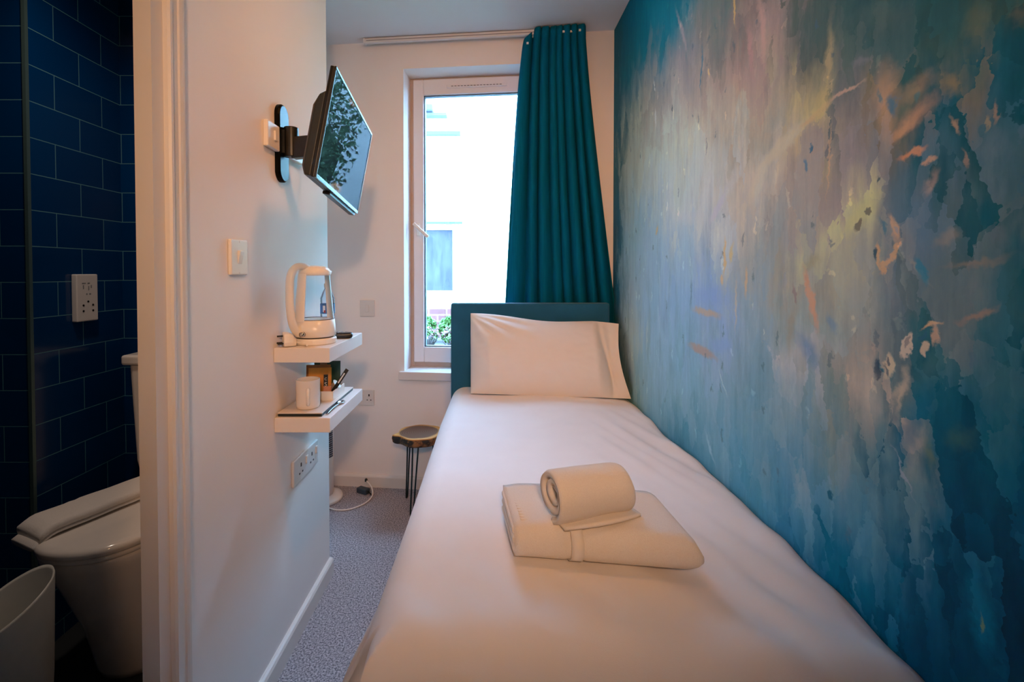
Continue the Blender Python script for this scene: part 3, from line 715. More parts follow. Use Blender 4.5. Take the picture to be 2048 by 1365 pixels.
# white spine on the handle side, white spout rib opposite
def spine(a0, a1, z0, z1, out, inn, g):
    nA, nZ = 12, 14
    rings = []
    for j in range(nZ+1):
        z = lerp(z0, z1, j/nZ); r = kr(z)
        ring = [((r+out)*math.cos(lerp(a0, a1, i/nA)), (r+out)*math.sin(lerp(a0, a1, i/nA)), z) for i in range(nA+1)]
        ring += [((r-inn)*math.cos(lerp(a1, a0, i/nA)), (r-inn)*math.sin(lerp(a1, a0, i/nA)), z) for i in range(nA+1)]
        rings.append(ring)
    g.loft(rings)
g = G(); spine(-.72, .36, .08, .246, .0025, .004, g)
new('spine', g, m_white, ket, smooth=False, m=KM, bevel=.002)
g = G(); spine(PI-.22, PI+.22, .08, .244, .004, .003, g)
new('spout_rib', g, m_white, ket, m=KM, bevel=.002)
lid = new('lid', G().lathe([(.052,.240),(.0545,.246),(.054,.255),(.048,.266),(.032,.273),(.0,.276)], n=40, cap1=False), m_white, ket, smooth=True, m=KM)
new('spout', G().loft([[(-.040,-.03,.243),(-.062,-.012,.243),(-.062,.012,.243),(-.040,.03,.243)],[(-.036,-.03,.262),(-.070,-.009,.257),(-.070,.009,.257),(-.036,.03,.262)]]), m_white, ket, m=KM, bevel=.004)
hp = [(.030,0,.266),(.052,0,.272),(.076,0,.268),(.093,0,.248),(.100,0,.215),(.101,0,.165),(.099,0,.120),(.092,0,.080),(.080,0,.052),(.066,0,.036)]
def cat(pts, n=6):
    out = []
    P = [Vector(pts[0])]+[Vector(p) for p in pts]+[Vector(pts[-1])]
    for i in range(1, len(P)-2):
        for k in range(n):
            t = k/n; a, b, c, d = P[i-1], P[i], P[i+1], P[i+2]
            out.append(tuple(.5*((2*b)+(-a+c)*t+(2*a-5*b+4*c-d)*t*t+(-a+3*b-3*c+d)*t**3)))
    out.append(tuple(P[-2])); return out
hdl = new('handle', G().tube(cat(hp), .0145, 14, flat=(1.1, .85)), m_white, ket, smooth=True, m=KM)
new('switch', G().cyl((.070,.030,.040), (.083,.034,.040), .0085, 16), m_chrome, ket, smooth=True, m=KM)

# plug lying on the shelf
PM = Matrix.Translation((-.690, 1.606, SZ1)) @ Matrix.Rotation(math.radians(-58), 4, 'Z')
pg = thing('mains_plug', 'white mains plug lying on the upper shelf beside the kettle', 'plug', (-.690, 1.606, SZ1), math.radians(-58), 'white mains plugs')
new('plug_body', G().loft([[(x*s, y, z*s+.024*(1-s)*0+.0) for x, z in ((-.024,.002),(.024,.002),(.027,.016),(.020,.044),(-.016,.050),(-.026,.03))] for y, s in ((-.016,1),(0,1),(.014,.86),(.026,.5))]), m_white, pg, m=PM, bevel=.005, seg=3)
for x, z in ((0,.036),(-.012,.012),(.012,.012)):
    new('pin', G().box(x-.003, x+.003, -.034, -.015, z-.002, z+.003), m_dark, pg, m=PM)
new('flex', G().tube(cat([(0,.024,.014),(.008,.040,.008),(.030,.052,.006),(.055,.05,.006)]), .0034, 8), m_white, pg, smooth=True, m=PM)

# water bottle
WC = Vector((-.655, 1.895, SZ1))
wb = thing('water_bottle', 'clear plastic water bottle with a blue label, standing behind the kettle', 'bottle', tuple(WC))
pr = [(.024,0),(.028,.004),(.028,.02)]
for i in range(5):
    z = .03+i*.011; pr += [(.0265, z), (.028, z+.0055)]
pr += [(.0275,.09),(.0275,.125)]
for i in range(2):
    z = .132+i*.010; pr += [(.0265, z), (.0278, z+.005)]
pr += [(.026,.152),(.019,.172),(.0115,.186),(.0105,.192)]
new('bottle_body', G().lathe(pr, WC, 28), m_pet, wb, smooth=True)
new('cap', G().lathe([(.0125,.190),(.0125,.206),(.011,.208)], WC, 20), m_white, wb, smooth=False)
lb = new('label', G().lathe([(.0283,.088),(.0283,.127)], WC, 28, False, False), m_label, wb, smooth=True)
g = G()
for a0, a1, z0, z1 in ((-1.9,-1.55,.095,.120), (-1.15,-.85,.097,.119), (-1.05,-.95,.092,.124)):
    rr = [[(WC.x+.0287*math.cos(lerp(a0,a1,k/6)), WC.y+.0287*math.sin(lerp(a0,a1,k/6)), WC.z+z) for k in range(7)] for z in (z0, z1)]
    g.loft(rr, False, False, closed=False)
new('label_print', g, m_labelw, lb, smooth=True)
g = G(); rr = [[(WC.x+.0288*math.cos(lerp(-1.75,-1.5,k/6)), WC.y+.0288*math.sin(lerp(-1.75,-1.5,k/6)), WC.z+z) for k in range(7)] for z in (.092, .102)]
g.loft(rr, False, False, closed=False)
new('label_spot', g, m_red, lb, smooth=True)

# remote
RM = Matrix.Translation((-.600, 1.800, SZ1)) @ Matrix.Rotation(math.radians(12), 4, 'Z')
rm = thing('remote_control', 'black remote control lying on the upper shelf behind the kettle', 'remote', (-.600, 1.800, SZ1), math.radians(12))
new('remote_body', G().box(-.07, .07, -.02, .02, .001, .022), m_black, rm, m=RM, bevel=.008, seg=4)
g = G()
for i in range(7):
    for j in range(3): g.box(-.055+i*.016, -.046+i*.016, -.013+j*.0095, -.006+j*.0095, .0215, .0236)
new('remote_buttons', g, m_grey_metal, rm, m=RM)

# tea tray and what is on it
TX0, TX1, TY0, TY1 = -.718, -.570, 1.586, 1.945
tr = thing('tray', 'thin white tray with a dark edge on the lower shelf', 'tray', (-.644, 1.765, SZ2))
new('tray_base', G().box(TX0, TX1, TY0, TY1, SZ2, SZ2+.010), simple('dark_tray_edge', (22,34,38), .4), tr, bevel=.002)
new('tray_top', G().box(TX0-.001, TX1+.001, TY0-.001, TY1+.001, SZ2+.010, SZ2+.0135), simple('tray_laminate', (222,212,205), .35), tr, bevel=.001)
TZ = SZ2+.0135
MC = Vector((-.641, 1.652, TZ))
mg = thing('mug', 'plain white straight-sided mug on the tray', 'mug', tuple(MC))
new('mug_body', G().lathe([(.034,0),(.038,.003),(.0395,.012),(.0400,.097),(.0395,.100),(.037,.100),(.0365,.092),(.036,.012),(.0,.008)], MC, 44, True, False), m_ceramic, mg, smooth=True)
hdv = Vector((.35, -.94, 0)).normalized()
hp = [MC+hdv*r+Vector((0,0,z)) for r, z in ((.036,.070),(.050,.072),(.062,.062),(.064,.046),(.059,.030),(.048,.022),(.036,.022))]
new('handle', G().tube(cat(hp), .0058, 10), m_ceramic, mg, smooth=True)

CX0, CX1, CY0, CY1 = -.702, -.582, 1.735, 1.872
cdy = thing('condiment_box', 'shallow white open box holding sachets on the tray', 'box', ((CX0+CX1)/2, (CY0+CY1)/2, TZ))
g = G(); th_ = .004; hz = .034
g.box(CX0, CX1, CY0, CY1, TZ, TZ+.004)
g.box(CX0, CX0+th_, CY0, CY1, TZ+.004, TZ+hz); g.box(CX1-th_, CX1, CY0, CY1, TZ+.004, TZ+hz)
g.box(CX0+th_, CX1-th_, CY0, CY0+th_, TZ+.004, TZ+hz); g.box(CX0+th_, CX1-th_, CY1-th_, CY1, TZ+.004, TZ+hz)
new('box_shell', g, m_white, cdy, bevel=.0015)
BX = TZ+.0045
def packet(name, label, cat_, cx, cy, z0, w, h, lean, yaw, mat, th=.006, group=None, roll=0):
    Mx = Matrix.Translation((cx, cy, z0)) @ Matrix.Rotation(yaw, 4, 'Z') @ Matrix.Rotation(lean, 4, 'X') @ Matrix.Rotation(roll, 4, 'Y')
    o = thing(name, label, cat_, (cx, cy, z0), 0, group)
    def f(sgn):
        def fn(a, b):
            e = min(1, min(b, 1-b)/.12)*min(1, min(a, 1-a)/.08)
            return ((a-.5)*w, sgn*(th/2*e+.0004), b*h)
        return fn
    g = G().grid(13, 15, f(-1)).grid(13, 15, f(1))
    new('wrapper', g, mat, o, smooth=True, m=Mx)
    return o, Mx
TG = 'tea sachets in the condiment box'
packet('tea_sachet', 'dark green sachet standing tallest at the back of the condiment box', 'sachet', -.620, 1.838, BX, .062, .122, math.radians(-4), math.radians(6), m_green, group=TG)
packet('tea_sachet', 'second green sachet, nearer the wall behind the orange one', 'sachet', -.667, 1.842, BX, .052, .120, math.radians(-3), math.radians(-5), simple('olive_sachet_paper', (44,74,48), .4, var=.35, scale=50), group=TG)
packet('sugar_sachet', 'small tan sachet poking up between the green ones', 'sachet', -.650, 1.829, BX+.03, .026, .100, math.radians(-3), math.radians(4), m_brown, .004)
op, om = packet('coffee_sachet', 'orange sachet with a black printed panel behind the mug', 'sachet', -.652, 1.795, BX, .084, .104, math.radians(-5), math.radians(10), m_orange, group='coffee sachets in the condiment box')
new('printed_panel', G().box(.014, .030, -.0052, -.0030, .028, .078), m_black, op, m=om)
def seg_text(txt, mat, parent, Mx, size, name='printed_letters'):
    cu = bpy.data.curves.new(name, 'FONT'); cu.body = txt; cu.size = size; cu.extrude = .0002; cu.align_x = 'CENTER'; cu.align_y = 'CENTER'
    tmp = bpy.data.objects.new('t', cu); C.objects.link(tmp)
    dg = bpy.context.evaluated_depsgraph_get()
    me = bpy.data.meshes.new_from_object(tmp.evaluated_get(dg)); C.objects.unlink(tmp); bpy.data.objects.remove(tmp)
    g = G(); g.v = [tuple(v.co) for v in me.vertices]; g.f = [tuple(p.vertices) for p in me.polygons]
    return new(name, g, mat, parent, m=Mx)
packet('coffee_sachet', 'brown-orange sachet leaning just behind the orange printed one', 'sachet', -.664, 1.812, BX, .090, .112, math.radians(-4), math.radians(8), simple('amber_sachet_paper', (150,88,30), .4, var=.3, scale=50), group='coffee sachets in the condiment box')
g_letters = om @ Matrix.Translation((.022, -.0056, .053)) @ Matrix.Rotation(PI/2, 4, 'X')
seg_text('S', simple('pale_print', (225,222,210), .5), op, g_letters @ Matrix.Translation((0,-.012,0)), .022)
seg_text('C', simple('pale_print_small', (225,222,210), .5), op, g_letters @ Matrix.Translation((0,.008,0)), .014)
sp_, sm_ = packet('coffee_stick', 'slim black stick sachet with a white stripe leaning across the box', 'sachet', -.602, 1.778, BX+.012, .014, .105, math.radians(-10), math.radians(0), m_black, .004, None, math.radians(32))
new('stripe', G().box(-.0025, .0025, -.0034, -.0014, .045, .088), m_labelw, sp_, m=sm_)
packet('chocolate_wrapper', 'crumpled copper foil wrapper in the near side of the box', 'wrapper', -.612, 1.760, BX+.010, .030, .034, math.radians(-28), math.radians(15), m_copper, .012)
def tub(x, y, z, tilt, label):
    Mx = Matrix.Translation((x, y, z)) @ Matrix.Rotation(tilt, 4, 'Y')
    o = thing('creamer_tub', label, 'creamer', (x, y, z))
    new('tub_body', G().lathe([(.011,0),(.0165,.026),(.019,.027)], n=24), m_cream, o, smooth=True, m=Mx)
    new('foil_lid', G().lathe([(.0195,.0272),(.0195,.0285)], n=24), m_white, o, m=Mx)
tub(-.612, 1.810, BX+.022, math.radians(48), 'beige creamer tub tilted in the condiment box by the stick sachet')
# spoon
sp = thing('teaspoon', 'steel teaspoon lying on the lower shelf in front of the tray', 'spoon', (-.557, 1.69, SZ2))
g = G(); rings = []
A, B = Vector((-.561, 1.610, SZ2+.003)), Vector((-.556, 1.728, SZ2+.006))
for k in range(13):
    t = k/12; p = A.lerp(B, t); w_ = lerp(.0058, .0026, t) if t < .9 else .003
    p.z += .004*math.sin(PI*t)
    rings.append([(p.x-w_, p.y, p.z), (p.x, p.y, p.z-.0012), (p.x+w_, p.y, p.z), (p.x, p.y, p.z+.0012)])
g.loft(rings)
new('spoon_handle', g, m_chrome, sp, smooth=True)
def bowl(a, b):
    ang = a*2*PI; r = b
    x = -.556+.0135*r*math.cos(ang); y = 1.747+.021*r*math.sin(ang)
    return (x, y, SZ2+.0015+.0055*r*r)
new('spoon_bowl', G().grid(29, 9, bowl), m_chrome, sp, smooth=True, solid=.0012)

# ------------------------------------------------------------------ electrical plates
def plate_on_left(name, label, y0, y1, z0, z1, cat_='socket', mat=m_plate, th=.011):
    t = thing(name, label, cat_, (XL, (y0+y1)/2, z0), 0, 'mains sockets on the walls' if name == 'wall_socket' else None)
    new('face_plate', G().box(XL+.0003, XL+th, y0, y1, z0, z1), mat, t, bevel=.004, seg=3)
    return t
t = plate_on_left('light_switch', 'white single light switch on the partition by the bathroom doorway', 1.303, 1.392, 1.342, 1.442, 'switch', m_white)
g = G().loft([[(XL+.010, 1.335, 1.372), (XL+.010, 1.360, 1.372), (XL+.010, 1.360, 1.412), (XL+.010, 1.335, 1.412)], [(XL+.012, 1.337, 1.374), (XL+.012, 1.358, 1.374), (XL+.0185, 1.358, 1.410), (XL+.0185, 1.337, 1.410)]])
new('rocker', g, m_white, t, bevel=.0015)
for z in (1.348, 1.436): new('screw_cap', G().cyl((XL+.0105, 1.3475, z), (XL+.0118, 1.3475, z), .003, 12), m_white, t)
# double socket under the shelves
t = plate_on_left('wall_socket', 'white double socket on the partition below the floating shelves', 1.700, 1.940, .568, .664)
for yc in (1.765, 1.872):
    new('earth_slot', G().box(XL+.0105, XL+.0118, yc-.004, yc+.004, .622, .636), m_dark, t)
    new('live_slot', G().box(XL+.0105, XL+.0118, yc-.018, yc-.010, .597, .603), m_dark, t)
    new('neutral_slot', G().box(XL+.0105, XL+.0118, yc+.010, yc+.018, .597, .603), m_dark, t)
for yc in (1.818, 1.918):
    new('rocker', G().box(XL+.010, XL+.0155, yc-.009, yc+.009, .615, .644), m_white, t, bevel=.002)
# socket behind the tv bracket
t = plate_on_left('wall_socket', 'white double socket high on the partition behind the screen bracket', 1.513, 1.795, 1.752, 1.836, th=.016, mat=m_white)
new('rocker', G().box(XL+.0155, XL+.021, 1.556, 1.572, 1.780, 1.812), m_white, t, bevel=.002)
for yc in (1.735,): new('earth_slot', G().box(XL+.0155, XL+.0170, yc-.004, yc+.004, 1.80, 1.812), m_dark, t)
pg2 = thing('mains_plug', 'white plug pushed into the high socket beside the bracket arm', 'plug', (XL+.03, 1.765, 1.79), 0, 'white mains plugs')
new('plug_body', G().box(XL+.0162, XL+.046, 1.742, 1.788, 1.796, 1.832), m_white, pg2, bevel=.008, seg=3)
# plates on the window wall (wall coordinates)
def plate_back(name, label, s0, s1, z0, z1, cat_):
    t = thing(name, label, cat_, tuple(BWM @ Vector(((s0+s1)/2, 0, z0))), -TH, 'mains sockets on the walls' if name == 'wall_socket' else None)
    new('face_plate', G().box(s0, s1, -.010, -.0003, z0, z1), m_plate, t, m=BWM, bevel=.003, seg=3)
    return t
t = plate_back('blank_switch', 'small white switch plate on the window wall above the socket', -.826, -.733, 1.073, 1.175, 'switch')
new('rocker', G().box(-.792, -.768, -.0135, -.0095, 1.100, 1.146), m_plate, t, m=BWM, bevel=.002)
t = plate_back('wall_socket', 'white double socket on the window wall, partly hidden by the lower shelf', -.885, -.738, .514, .612, 'socket')
for sc0 in (-.853, -.770):
    new('earth_slot', G().box(sc0-.004, sc0+.004, -.0112, -.0095, .572, .586), m_dark, t, m=BWM)
    new('live_slot', G().box(sc0-.015, sc0-.008, -.0112, -.0095, .546, .552), m_dark, t, m=BWM)
    new('neutral_slot', G().box(sc0+.008, sc0+.015, -.0112, -.0095, .546, .552), m_dark, t, m=BWM)
new('rocker', G().box(-.818, -.804, -.0135, -.0095, .565, .59), m_plate, t, m=BWM, bevel=.002)
# shaver socket on the tiles
t = thing('shaver_socket', 'white shaver socket on the navy bathroom tiles', 'socket', (-1.59, 1.845, 1.16))
new('face_plate', G().box(-1.5897, -1.568, 1.795, 1.892, 1.160, 1.342), m_plate, t, bevel=.004, seg=3)
for y, z in ((1.823,1.222),(1.823,1.200),(1.845,1.236),(1.867,1.222),(1.867,1.200)):
    new('pin_hole', G().cyl((-1.5685, y, z), (-1.567, y, z), .0042, 12), m_dark, t)
for zz, txt in ((1.312, '115V'), (1.288, '240V'), (1.262, '~')):
    pass
g = G()
for y0, y1, z0, z1 in ((1.818,1.835,1.305,1.309),(1.843,1.853,1.305,1.309),(1.822,1.826,1.285,1.300),(1.846,1.850,1.280,1.296),(1.858,1.862,1.288,1.300),(1.836,1.842,1.262,1.268),(1.850,1.858,1.262,1.268)):
    g.box(-1.5683, -1.5675, y0, y1, z0, z1)
new('printed_symbols', g, simple('grey_print', (120,124,128), .6), t)

# ------------------------------------------------------------------ television on its bracket
T0, T1, T2, T3 = Vector((-.4356,1.3438,1.9288)), Vector((-.4676,1.8668,1.8910)), Vector((-.5242,1.8562,1.5775)), Vector((-.4922,1.3332,1.6153))
ta = (T1-T0); tb = (T0-T3); tn = ta.cross(tb).normalized()
if tn.x < 0: tn = -tn
tc_ = (T0+T1+T2+T3)/4; TW, THh = ta.length/2, tb.length/2
ta.normalize(); tb.normalize()
TM = Matrix(((ta.x,tb.x,tn.x,tc_.x),(ta.y,tb.y,tn.y,tc_.y),(ta.z,tb.z,tn.z,tc_.z),(0,0,0,1)))
tv = thing('television', 'small flat screen television tilted on its wall bracket, facing the bed', 'television', tuple(tc_ - tb*THh))
new('casing', G().box(-TW, TW, -THh, THh, -.016, -.004), m_black, tv, m=TM, bevel=.003)
bz = .0075
g = G()
g.box(-TW, TW, THh-bz, THh, -.004, .002); g.box(-TW, -TW+bz*.6, -THh, THh-bz, -.004, .002); g.box(TW-bz*.6, TW, -THh, THh-bz, -.004, .002); g.box(-TW+bz*.6, TW-bz*.6, -THh, -THh+.012, -.004, .002)
new('bezel', g, simple('silver_black_bezel', (84,90,94), .25, .7, var=.05), tv, m=TM, bevel=.001)
def screen_mat():
    t = NT('dark_screen_glass')
    d = t.n('ShaderNodeBsdfPrincipled'); d.inputs['Base Color'].default_value = (.006,.007,.009,1); d.inputs['Roughness'].default_value = .3; d.inputs['Specular IOR Level'].default_value = 0
    gl = t.n('ShaderNodeBsdfGlossy'); gl.inputs['Roughness'].default_value = .012
    mx = t.n('ShaderNodeMixShader'); mx.inputs[0].default_value = .016
    t.l(d.outputs[0], mx.inputs[1]); t.l(gl.outputs[0], mx.inputs[2]); t.l(mx.outputs[0], t.out.inputs[0]); return t.mat
new('screen', G().box(-TW+bz*.6, TW-bz*.6, -THh+.012, THh-bz, -.0045, .0005), screen_mat(), tv, m=TM)
prof2 = [(-THh+.002, -.016), (-THh+.004, -.036), (-THh+.030, -.047), (.045, -.047), (.075, -.036), (.088, -.016)]
new('rear_housing', G().loft([[(x, y, lerp(-.016, z, k)) for y, z in prof2] for x, k in ((-TW+.002, .75), (-TW+.012, 1), (TW-.012, 1), (TW-.002, .75))]), simple('dark_olive_plastic', (30,36,32), .45, var=.1), tv, m=TM, bevel=.003)
new('lower_lip', G().box(-TW*.35, TW*.98, -THh-.010, -THh+.001, -.030, -.006), m_black, tv, m=TM, bevel=.003)
new('mount_plate', G().box(-.05, .05, -.05, .05, -.056, -.046), m_black, tv, m=TM, bevel=.003)
tbk = thing('tv_bracket', 'black swivel arm bracket screwed to the partition behind the television', 'bracket', (XL, 1.63, 1.657))
g = G()
hw = .039; yc = 1.631
ring = []
for k in range(24):
    a = 2*PI*k/24
    zz = 1.7885 + (.092 if math.sin(a) >= 0 else -.092) + .040*math.sin(a)
    ring.append((yc+hw*math.cos(a)*(1 if abs(math.sin(a)) < .98 else .98), zz))
g.loft([[(XL+x, yc+(y-yc)*s, 1.7885+(z-1.7885)*(1-(1-s)*.3)) for y, z in ring] for x, s in ((.0005,1),(.012,1),(.018,.88))])
new('wall_plate', g, m_gloss_black, tbk, smooth=False, bevel=.001)
g = G().cyl((XL+.042, 1.628, 1.742), (XL+.042, 1.628, 1.842), .024, 24).box(XL+.012, XL+.04, 1.610, 1.646, 1.752, 1.832)
new('pivot', g, m_black, tbk, smooth=False, bevel=.002)
a0 = Vector((XL+.048, 1.628, 1.772)); a1 = TM @ Vector((0.02, 0.02, -.060))
d = (a1-a0); nrm_ = Vector((-d.y, d.x, 0)).normalized()*.017
rg = []
for t, hh in ((0, .036), (.45, .036), (.5, .030), (1, .030)):
    p = a0+d*t; up = Vector((0,0,hh))
    rg.append([tuple(p-nrm_-up), tuple(p+nrm_-up), tuple(p+nrm_+up), tuple(p-nrm_+up)])
new('arm', G().loft(rg), m_black, tbk, bevel=.004)
new('knuckle', G().cyl(tuple(a1+Vector((-.012,0,-.045))), tuple(a1+Vector((-.012,0,.045))), .014, 20), m_black, tbk, smooth=False)
new('cable', G().tube(cat([(XL+.05,1.765,1.785),(XL+.075,1.74,1.77),(XL+.09,1.70,1.735),(XL+.13,1.67,1.735),(-.575,1.66,1.752)]), .003, 8), m_black, tbk, smooth=True)

# ------------------------------------------------------------------ stool with hairpin legs
SC = Vector((-.408, 2.715, 0)); SZ = .432
st = thing('stool', 'round live-edge wooden stool on dark hairpin legs beside the bed head', 'stool', tuple(SC))
def wood_top():
    t = NT('sawn_log_top'); tc = t.n('ShaderNodeTexCoord').outputs['Object']
    sp = t.n('ShaderNodeSeparateXYZ'); t.l(tc, sp.inputs[0])
    nz = t.noise(tc, 9, 3)
    ln = t.n('ShaderNodeVectorMath', operation='LENGTH'); cb = t.n('ShaderNodeCombineXYZ')
    t.l(sp.outputs[0], cb.inputs[0]); t.l(sp.outputs[1], cb.inputs[1]); t.l(cb.outputs[0], ln.inputs[0])
    rr = t.math('ADD', ln.outputs['Value'], t.math('MULTIPLY', nz, .03))
    rings_ = t.math('SINE', t.math('MULTIPLY', rr, 520))
    mr = t.n('ShaderNodeMapRange'); t.l(rr, mr.inputs[0]); mr.inputs[1].default_value = .118; mr.inputs[2].default_value = .132
    c = t.mix(t.math('ADD', .5, t.math('MULTIPLY', rings_, .5)), lin((84,54,40)), lin((112,76,54)))
    c = t.mix(mr.outputs[0], c, lin((196,140,78)))
    t.bsdf(c, .5, Specular_IOR_Level=.25); return t.mat
def bark():
    t = NT('live_edge_bark'); tc = t.n('ShaderNodeTexCoord').outputs['Object']
    n1 = t.noise(tc, 26, 4, .7)
    mr = t.n('ShaderNodeMapRange'); t.l(n1, mr.inputs[0]); mr.inputs[1].default_value = .46; mr.inputs[2].default_value = .6
    c = t.mix(mr.outputs[0], lin((34,30,24)), lin((150,104,58)))
    t.bsdf(c, .6, 0, t.bump(n1, .6, .006)); return t.mat
def srad(a, k=1):
    r = .132 + .003*math.sin(3*a+.4) + .003*math.sin(7*a+2)
    da = math.atan2(math.sin(a-math.radians(200)), math.cos(a-math.radians(200)))
    r += .032*math.exp(-(da/.13)**2)
    return r*k
def sring(z, k): return [(SC.x+srad(2*PI*i/72, k)*math.cos(2*PI*i/72), SC.y+srad(2*PI*i/72, k)*math.sin(2*PI*i/72), z) for i in range(72)]
m_bark = bark()
seat = new('seat', G().loft([sring(SZ-.050, .90), sring(SZ-.040, .97), sring(SZ-.018, 1.0), sring(SZ-.006, .985)]), m_bark, st, smooth=False)
new('seat_top', G().loft([sring(SZ-.0065, .98), sring(SZ-.001, .972), sring(SZ, .955)]), wood_top(), seat)
for ax, ay, bx, by in ((-.488, 2.79, -.506, 2.815), (-.425, 2.64, -.440, 2.600), (-.330, 2.74, -.315, 2.765)):
    tp = Vector((ax, ay, SZ-.050)); bt_ = Vector((bx, by, .006))
    side = Vector((-(by-ay), bx-ax, 0)).normalized()
    if (ax, ay) == (-.425, 2.64): side = Vector((1,0,0))
    elif ax < -.45: side = Vector((.35,.94,0))
    w_ = .020
    pts = [tp+side*w_*.8, tp.lerp(bt_, .5)+side*w_*.55, bt_+side*.008+Vector((0,0,.012)), bt_+Vector((0,0,.0)), bt_-side*.008+Vector((0,0,.012)), tp.lerp(bt_, .5)-side*w_*.55, tp-side*w_*.8]
    lg = new('leg', G().tube(cat([tuple(p) for p in pts], 4), .0042, 8), m_legs, st, smooth=True)
    new('fixing_plate', G().box(ax-.03, ax+.03, ay-.03, ay+.03, SZ-.053, SZ-.049), m_legs, lg)

# ------------------------------------------------------------------ tower heater, its flex and adapter
HX, HY = -1.005, 2.80
ht = thing('tower_heater', 'slim white tower heater with a dark grille standing in the corner', 'heater', (HX, HY, 0))
new('round_foot', G().lathe([(.112,0),(.118,.006),(.114,.020),(.07,.032)], (HX, HY, 0), 44), m_white, ht, smooth=True)
new('column', G().lathe([(.060,.028),(.064,.05),(.064,.585),(.058,.60)], (HX, HY, 0), 40), m_white, ht, smooth=True)
g = G()
for k in range(26):
    z = .26+k*.0125
    rr = [[(HX+.0650*math.cos(a), HY+.0650*math.sin(a), zz) for a in [lerp(-1.35, -.12, i/14) for i in range(15)]] for zz in (z, z+.009)]
    g.loft(rr, False, False, closed=False)
new('grille', g, simple('dark_grille', (58,66,84), .5), ht, smooth=False, solid=.002)
for k in (0, 1, 2):
    rr = [[(HX+.0655*math.cos(a), HY+.0655*math.sin(a), zz) for a in [lerp(-1.0, -.3, i/10) for i in range(11)]] for zz in (.33+k*.06, .338+k*.06)]
    new('grille_bar', G().loft(rr, False, False, closed=False), m_grey_metal, ht, smooth=False, solid=.003)
fx = thing('power_lead', 'thin white power lead looping over the carpet by the skirting', 'cable', (-.75, 2.75, 0))
new('flex', G().tube(cat([(-.96,2.70,.008),(-.88,2.66,.005),(-.80,2.67,.005),(-.735,2.74,.005),(-.715,2.82,.010),(-.735,2.885,.030),(-.775,2.925,.052)], 8), .0042, 8), m_white, fx, smooth=True)
new('lead_plug', G().lathe([(.004,0),(.009,.002),(.009,.014),(.005,.02)], (-.780, 2.930, .046), 14), m_black, fx)
AM = Matrix.Translation((-.775, 2.87, .001)) @ Matrix.Rotation(math.radians(-28), 4, 'Z')
ad = thing('power_adapter', 'small dark power adapter lying on the carpet next to the lead', 'adapter', (-.775, 2.87, 0))
new('adapter_body', G().box(-.048, .030, -.02, .02, 0, .032), simple('dark_slate_plastic', (44,58,70), .5), ad, m=AM, bevel=.006)
new('adapter_tail', G().tube([(.028,0,.016),(.05,-.004,.012),(.072,-.014,.006)], .004, 8), m_black, ad, m=AM, smooth=True)

# ------------------------------------------------------------------ toilet, hand towel, bin
QX = -1.245
tl = thing('toilet', 'white close-coupled toilet with its lid down in the dark bathroom', 'toilet', (QX, 1.7, 0))
def dring(y_front, y_back, hw, z, n=44, p=2.3):
    """D-shaped outline: round toward the room, straight at the back"""
    out = []; yl = y_front + hw*1.12
    for i in range(n):
        a = PI + PI*i/(n-1)
        cx_, sy_ = math.cos(a), math.sin(a)
        out.append((QX + hw*math.copysign(abs(cx_)**(2/p), cx_), yl + (yl-y_front)*math.copysign(abs(sy_)**(2/p), sy_), z))
    out.append((QX+hw*.94, y_back, z)); out.append((QX-hw*.94, y_back, z)); return out
new('pan', G().loft([dring(1.545,2.03,.105,.004), dring(1.535,2.03,.108,.03), dring(1.49,2.03,.122,.20), dring(1.425,2.03,.150,.36), dring(1.380,2.03,.172,.455), dring(1.372,2.03,.177,.478), dring(1.374,2.03,.176,.490)]), m_ceramic, tl, smooth=True)
new('seat', G().loft([dring(1.372,1.86,.176,.4905), dring(1.366,1.86,.180,.495), dring(1.366,1.86,.180,.504), dring(1.372,1.86,.176,.508)]), m_ceramic, tl, smooth=True)
new('lid', G().loft([dring(1.366,1.86,.180,.5085), dring(1.360,1.86,.184,.513), dring(1.360,1.86,.184,.527), dring(1.366,1.86,.180,.535), dring(1.385,1.85,.166,.539)]), m_ceramic, tl, smooth=True)
new('cistern', G().loft([[(QX+x*w_, y, z) for x, y in ((-1,yf+.03),(-.88,yf),(.88,yf),(1,yf+.03),(1,2.04),(-1,2.04))] for z, w_, yf in ((.49,.165,1.885),(.60,.182,1.87),(.985,.194,1.855))]), m_ceramic, tl, bevel=.008, seg=3)
new('cistern_lid', G().box(QX-.203, QX+.203, 1.845, 2.042, .985, 1.025), m_ceramic, tl, bevel=.010, seg=3)
new('flush_button', G().cyl((QX,1.94,1.024), (QX,1.94,1.031), .022, 24), m_chrome, tl)
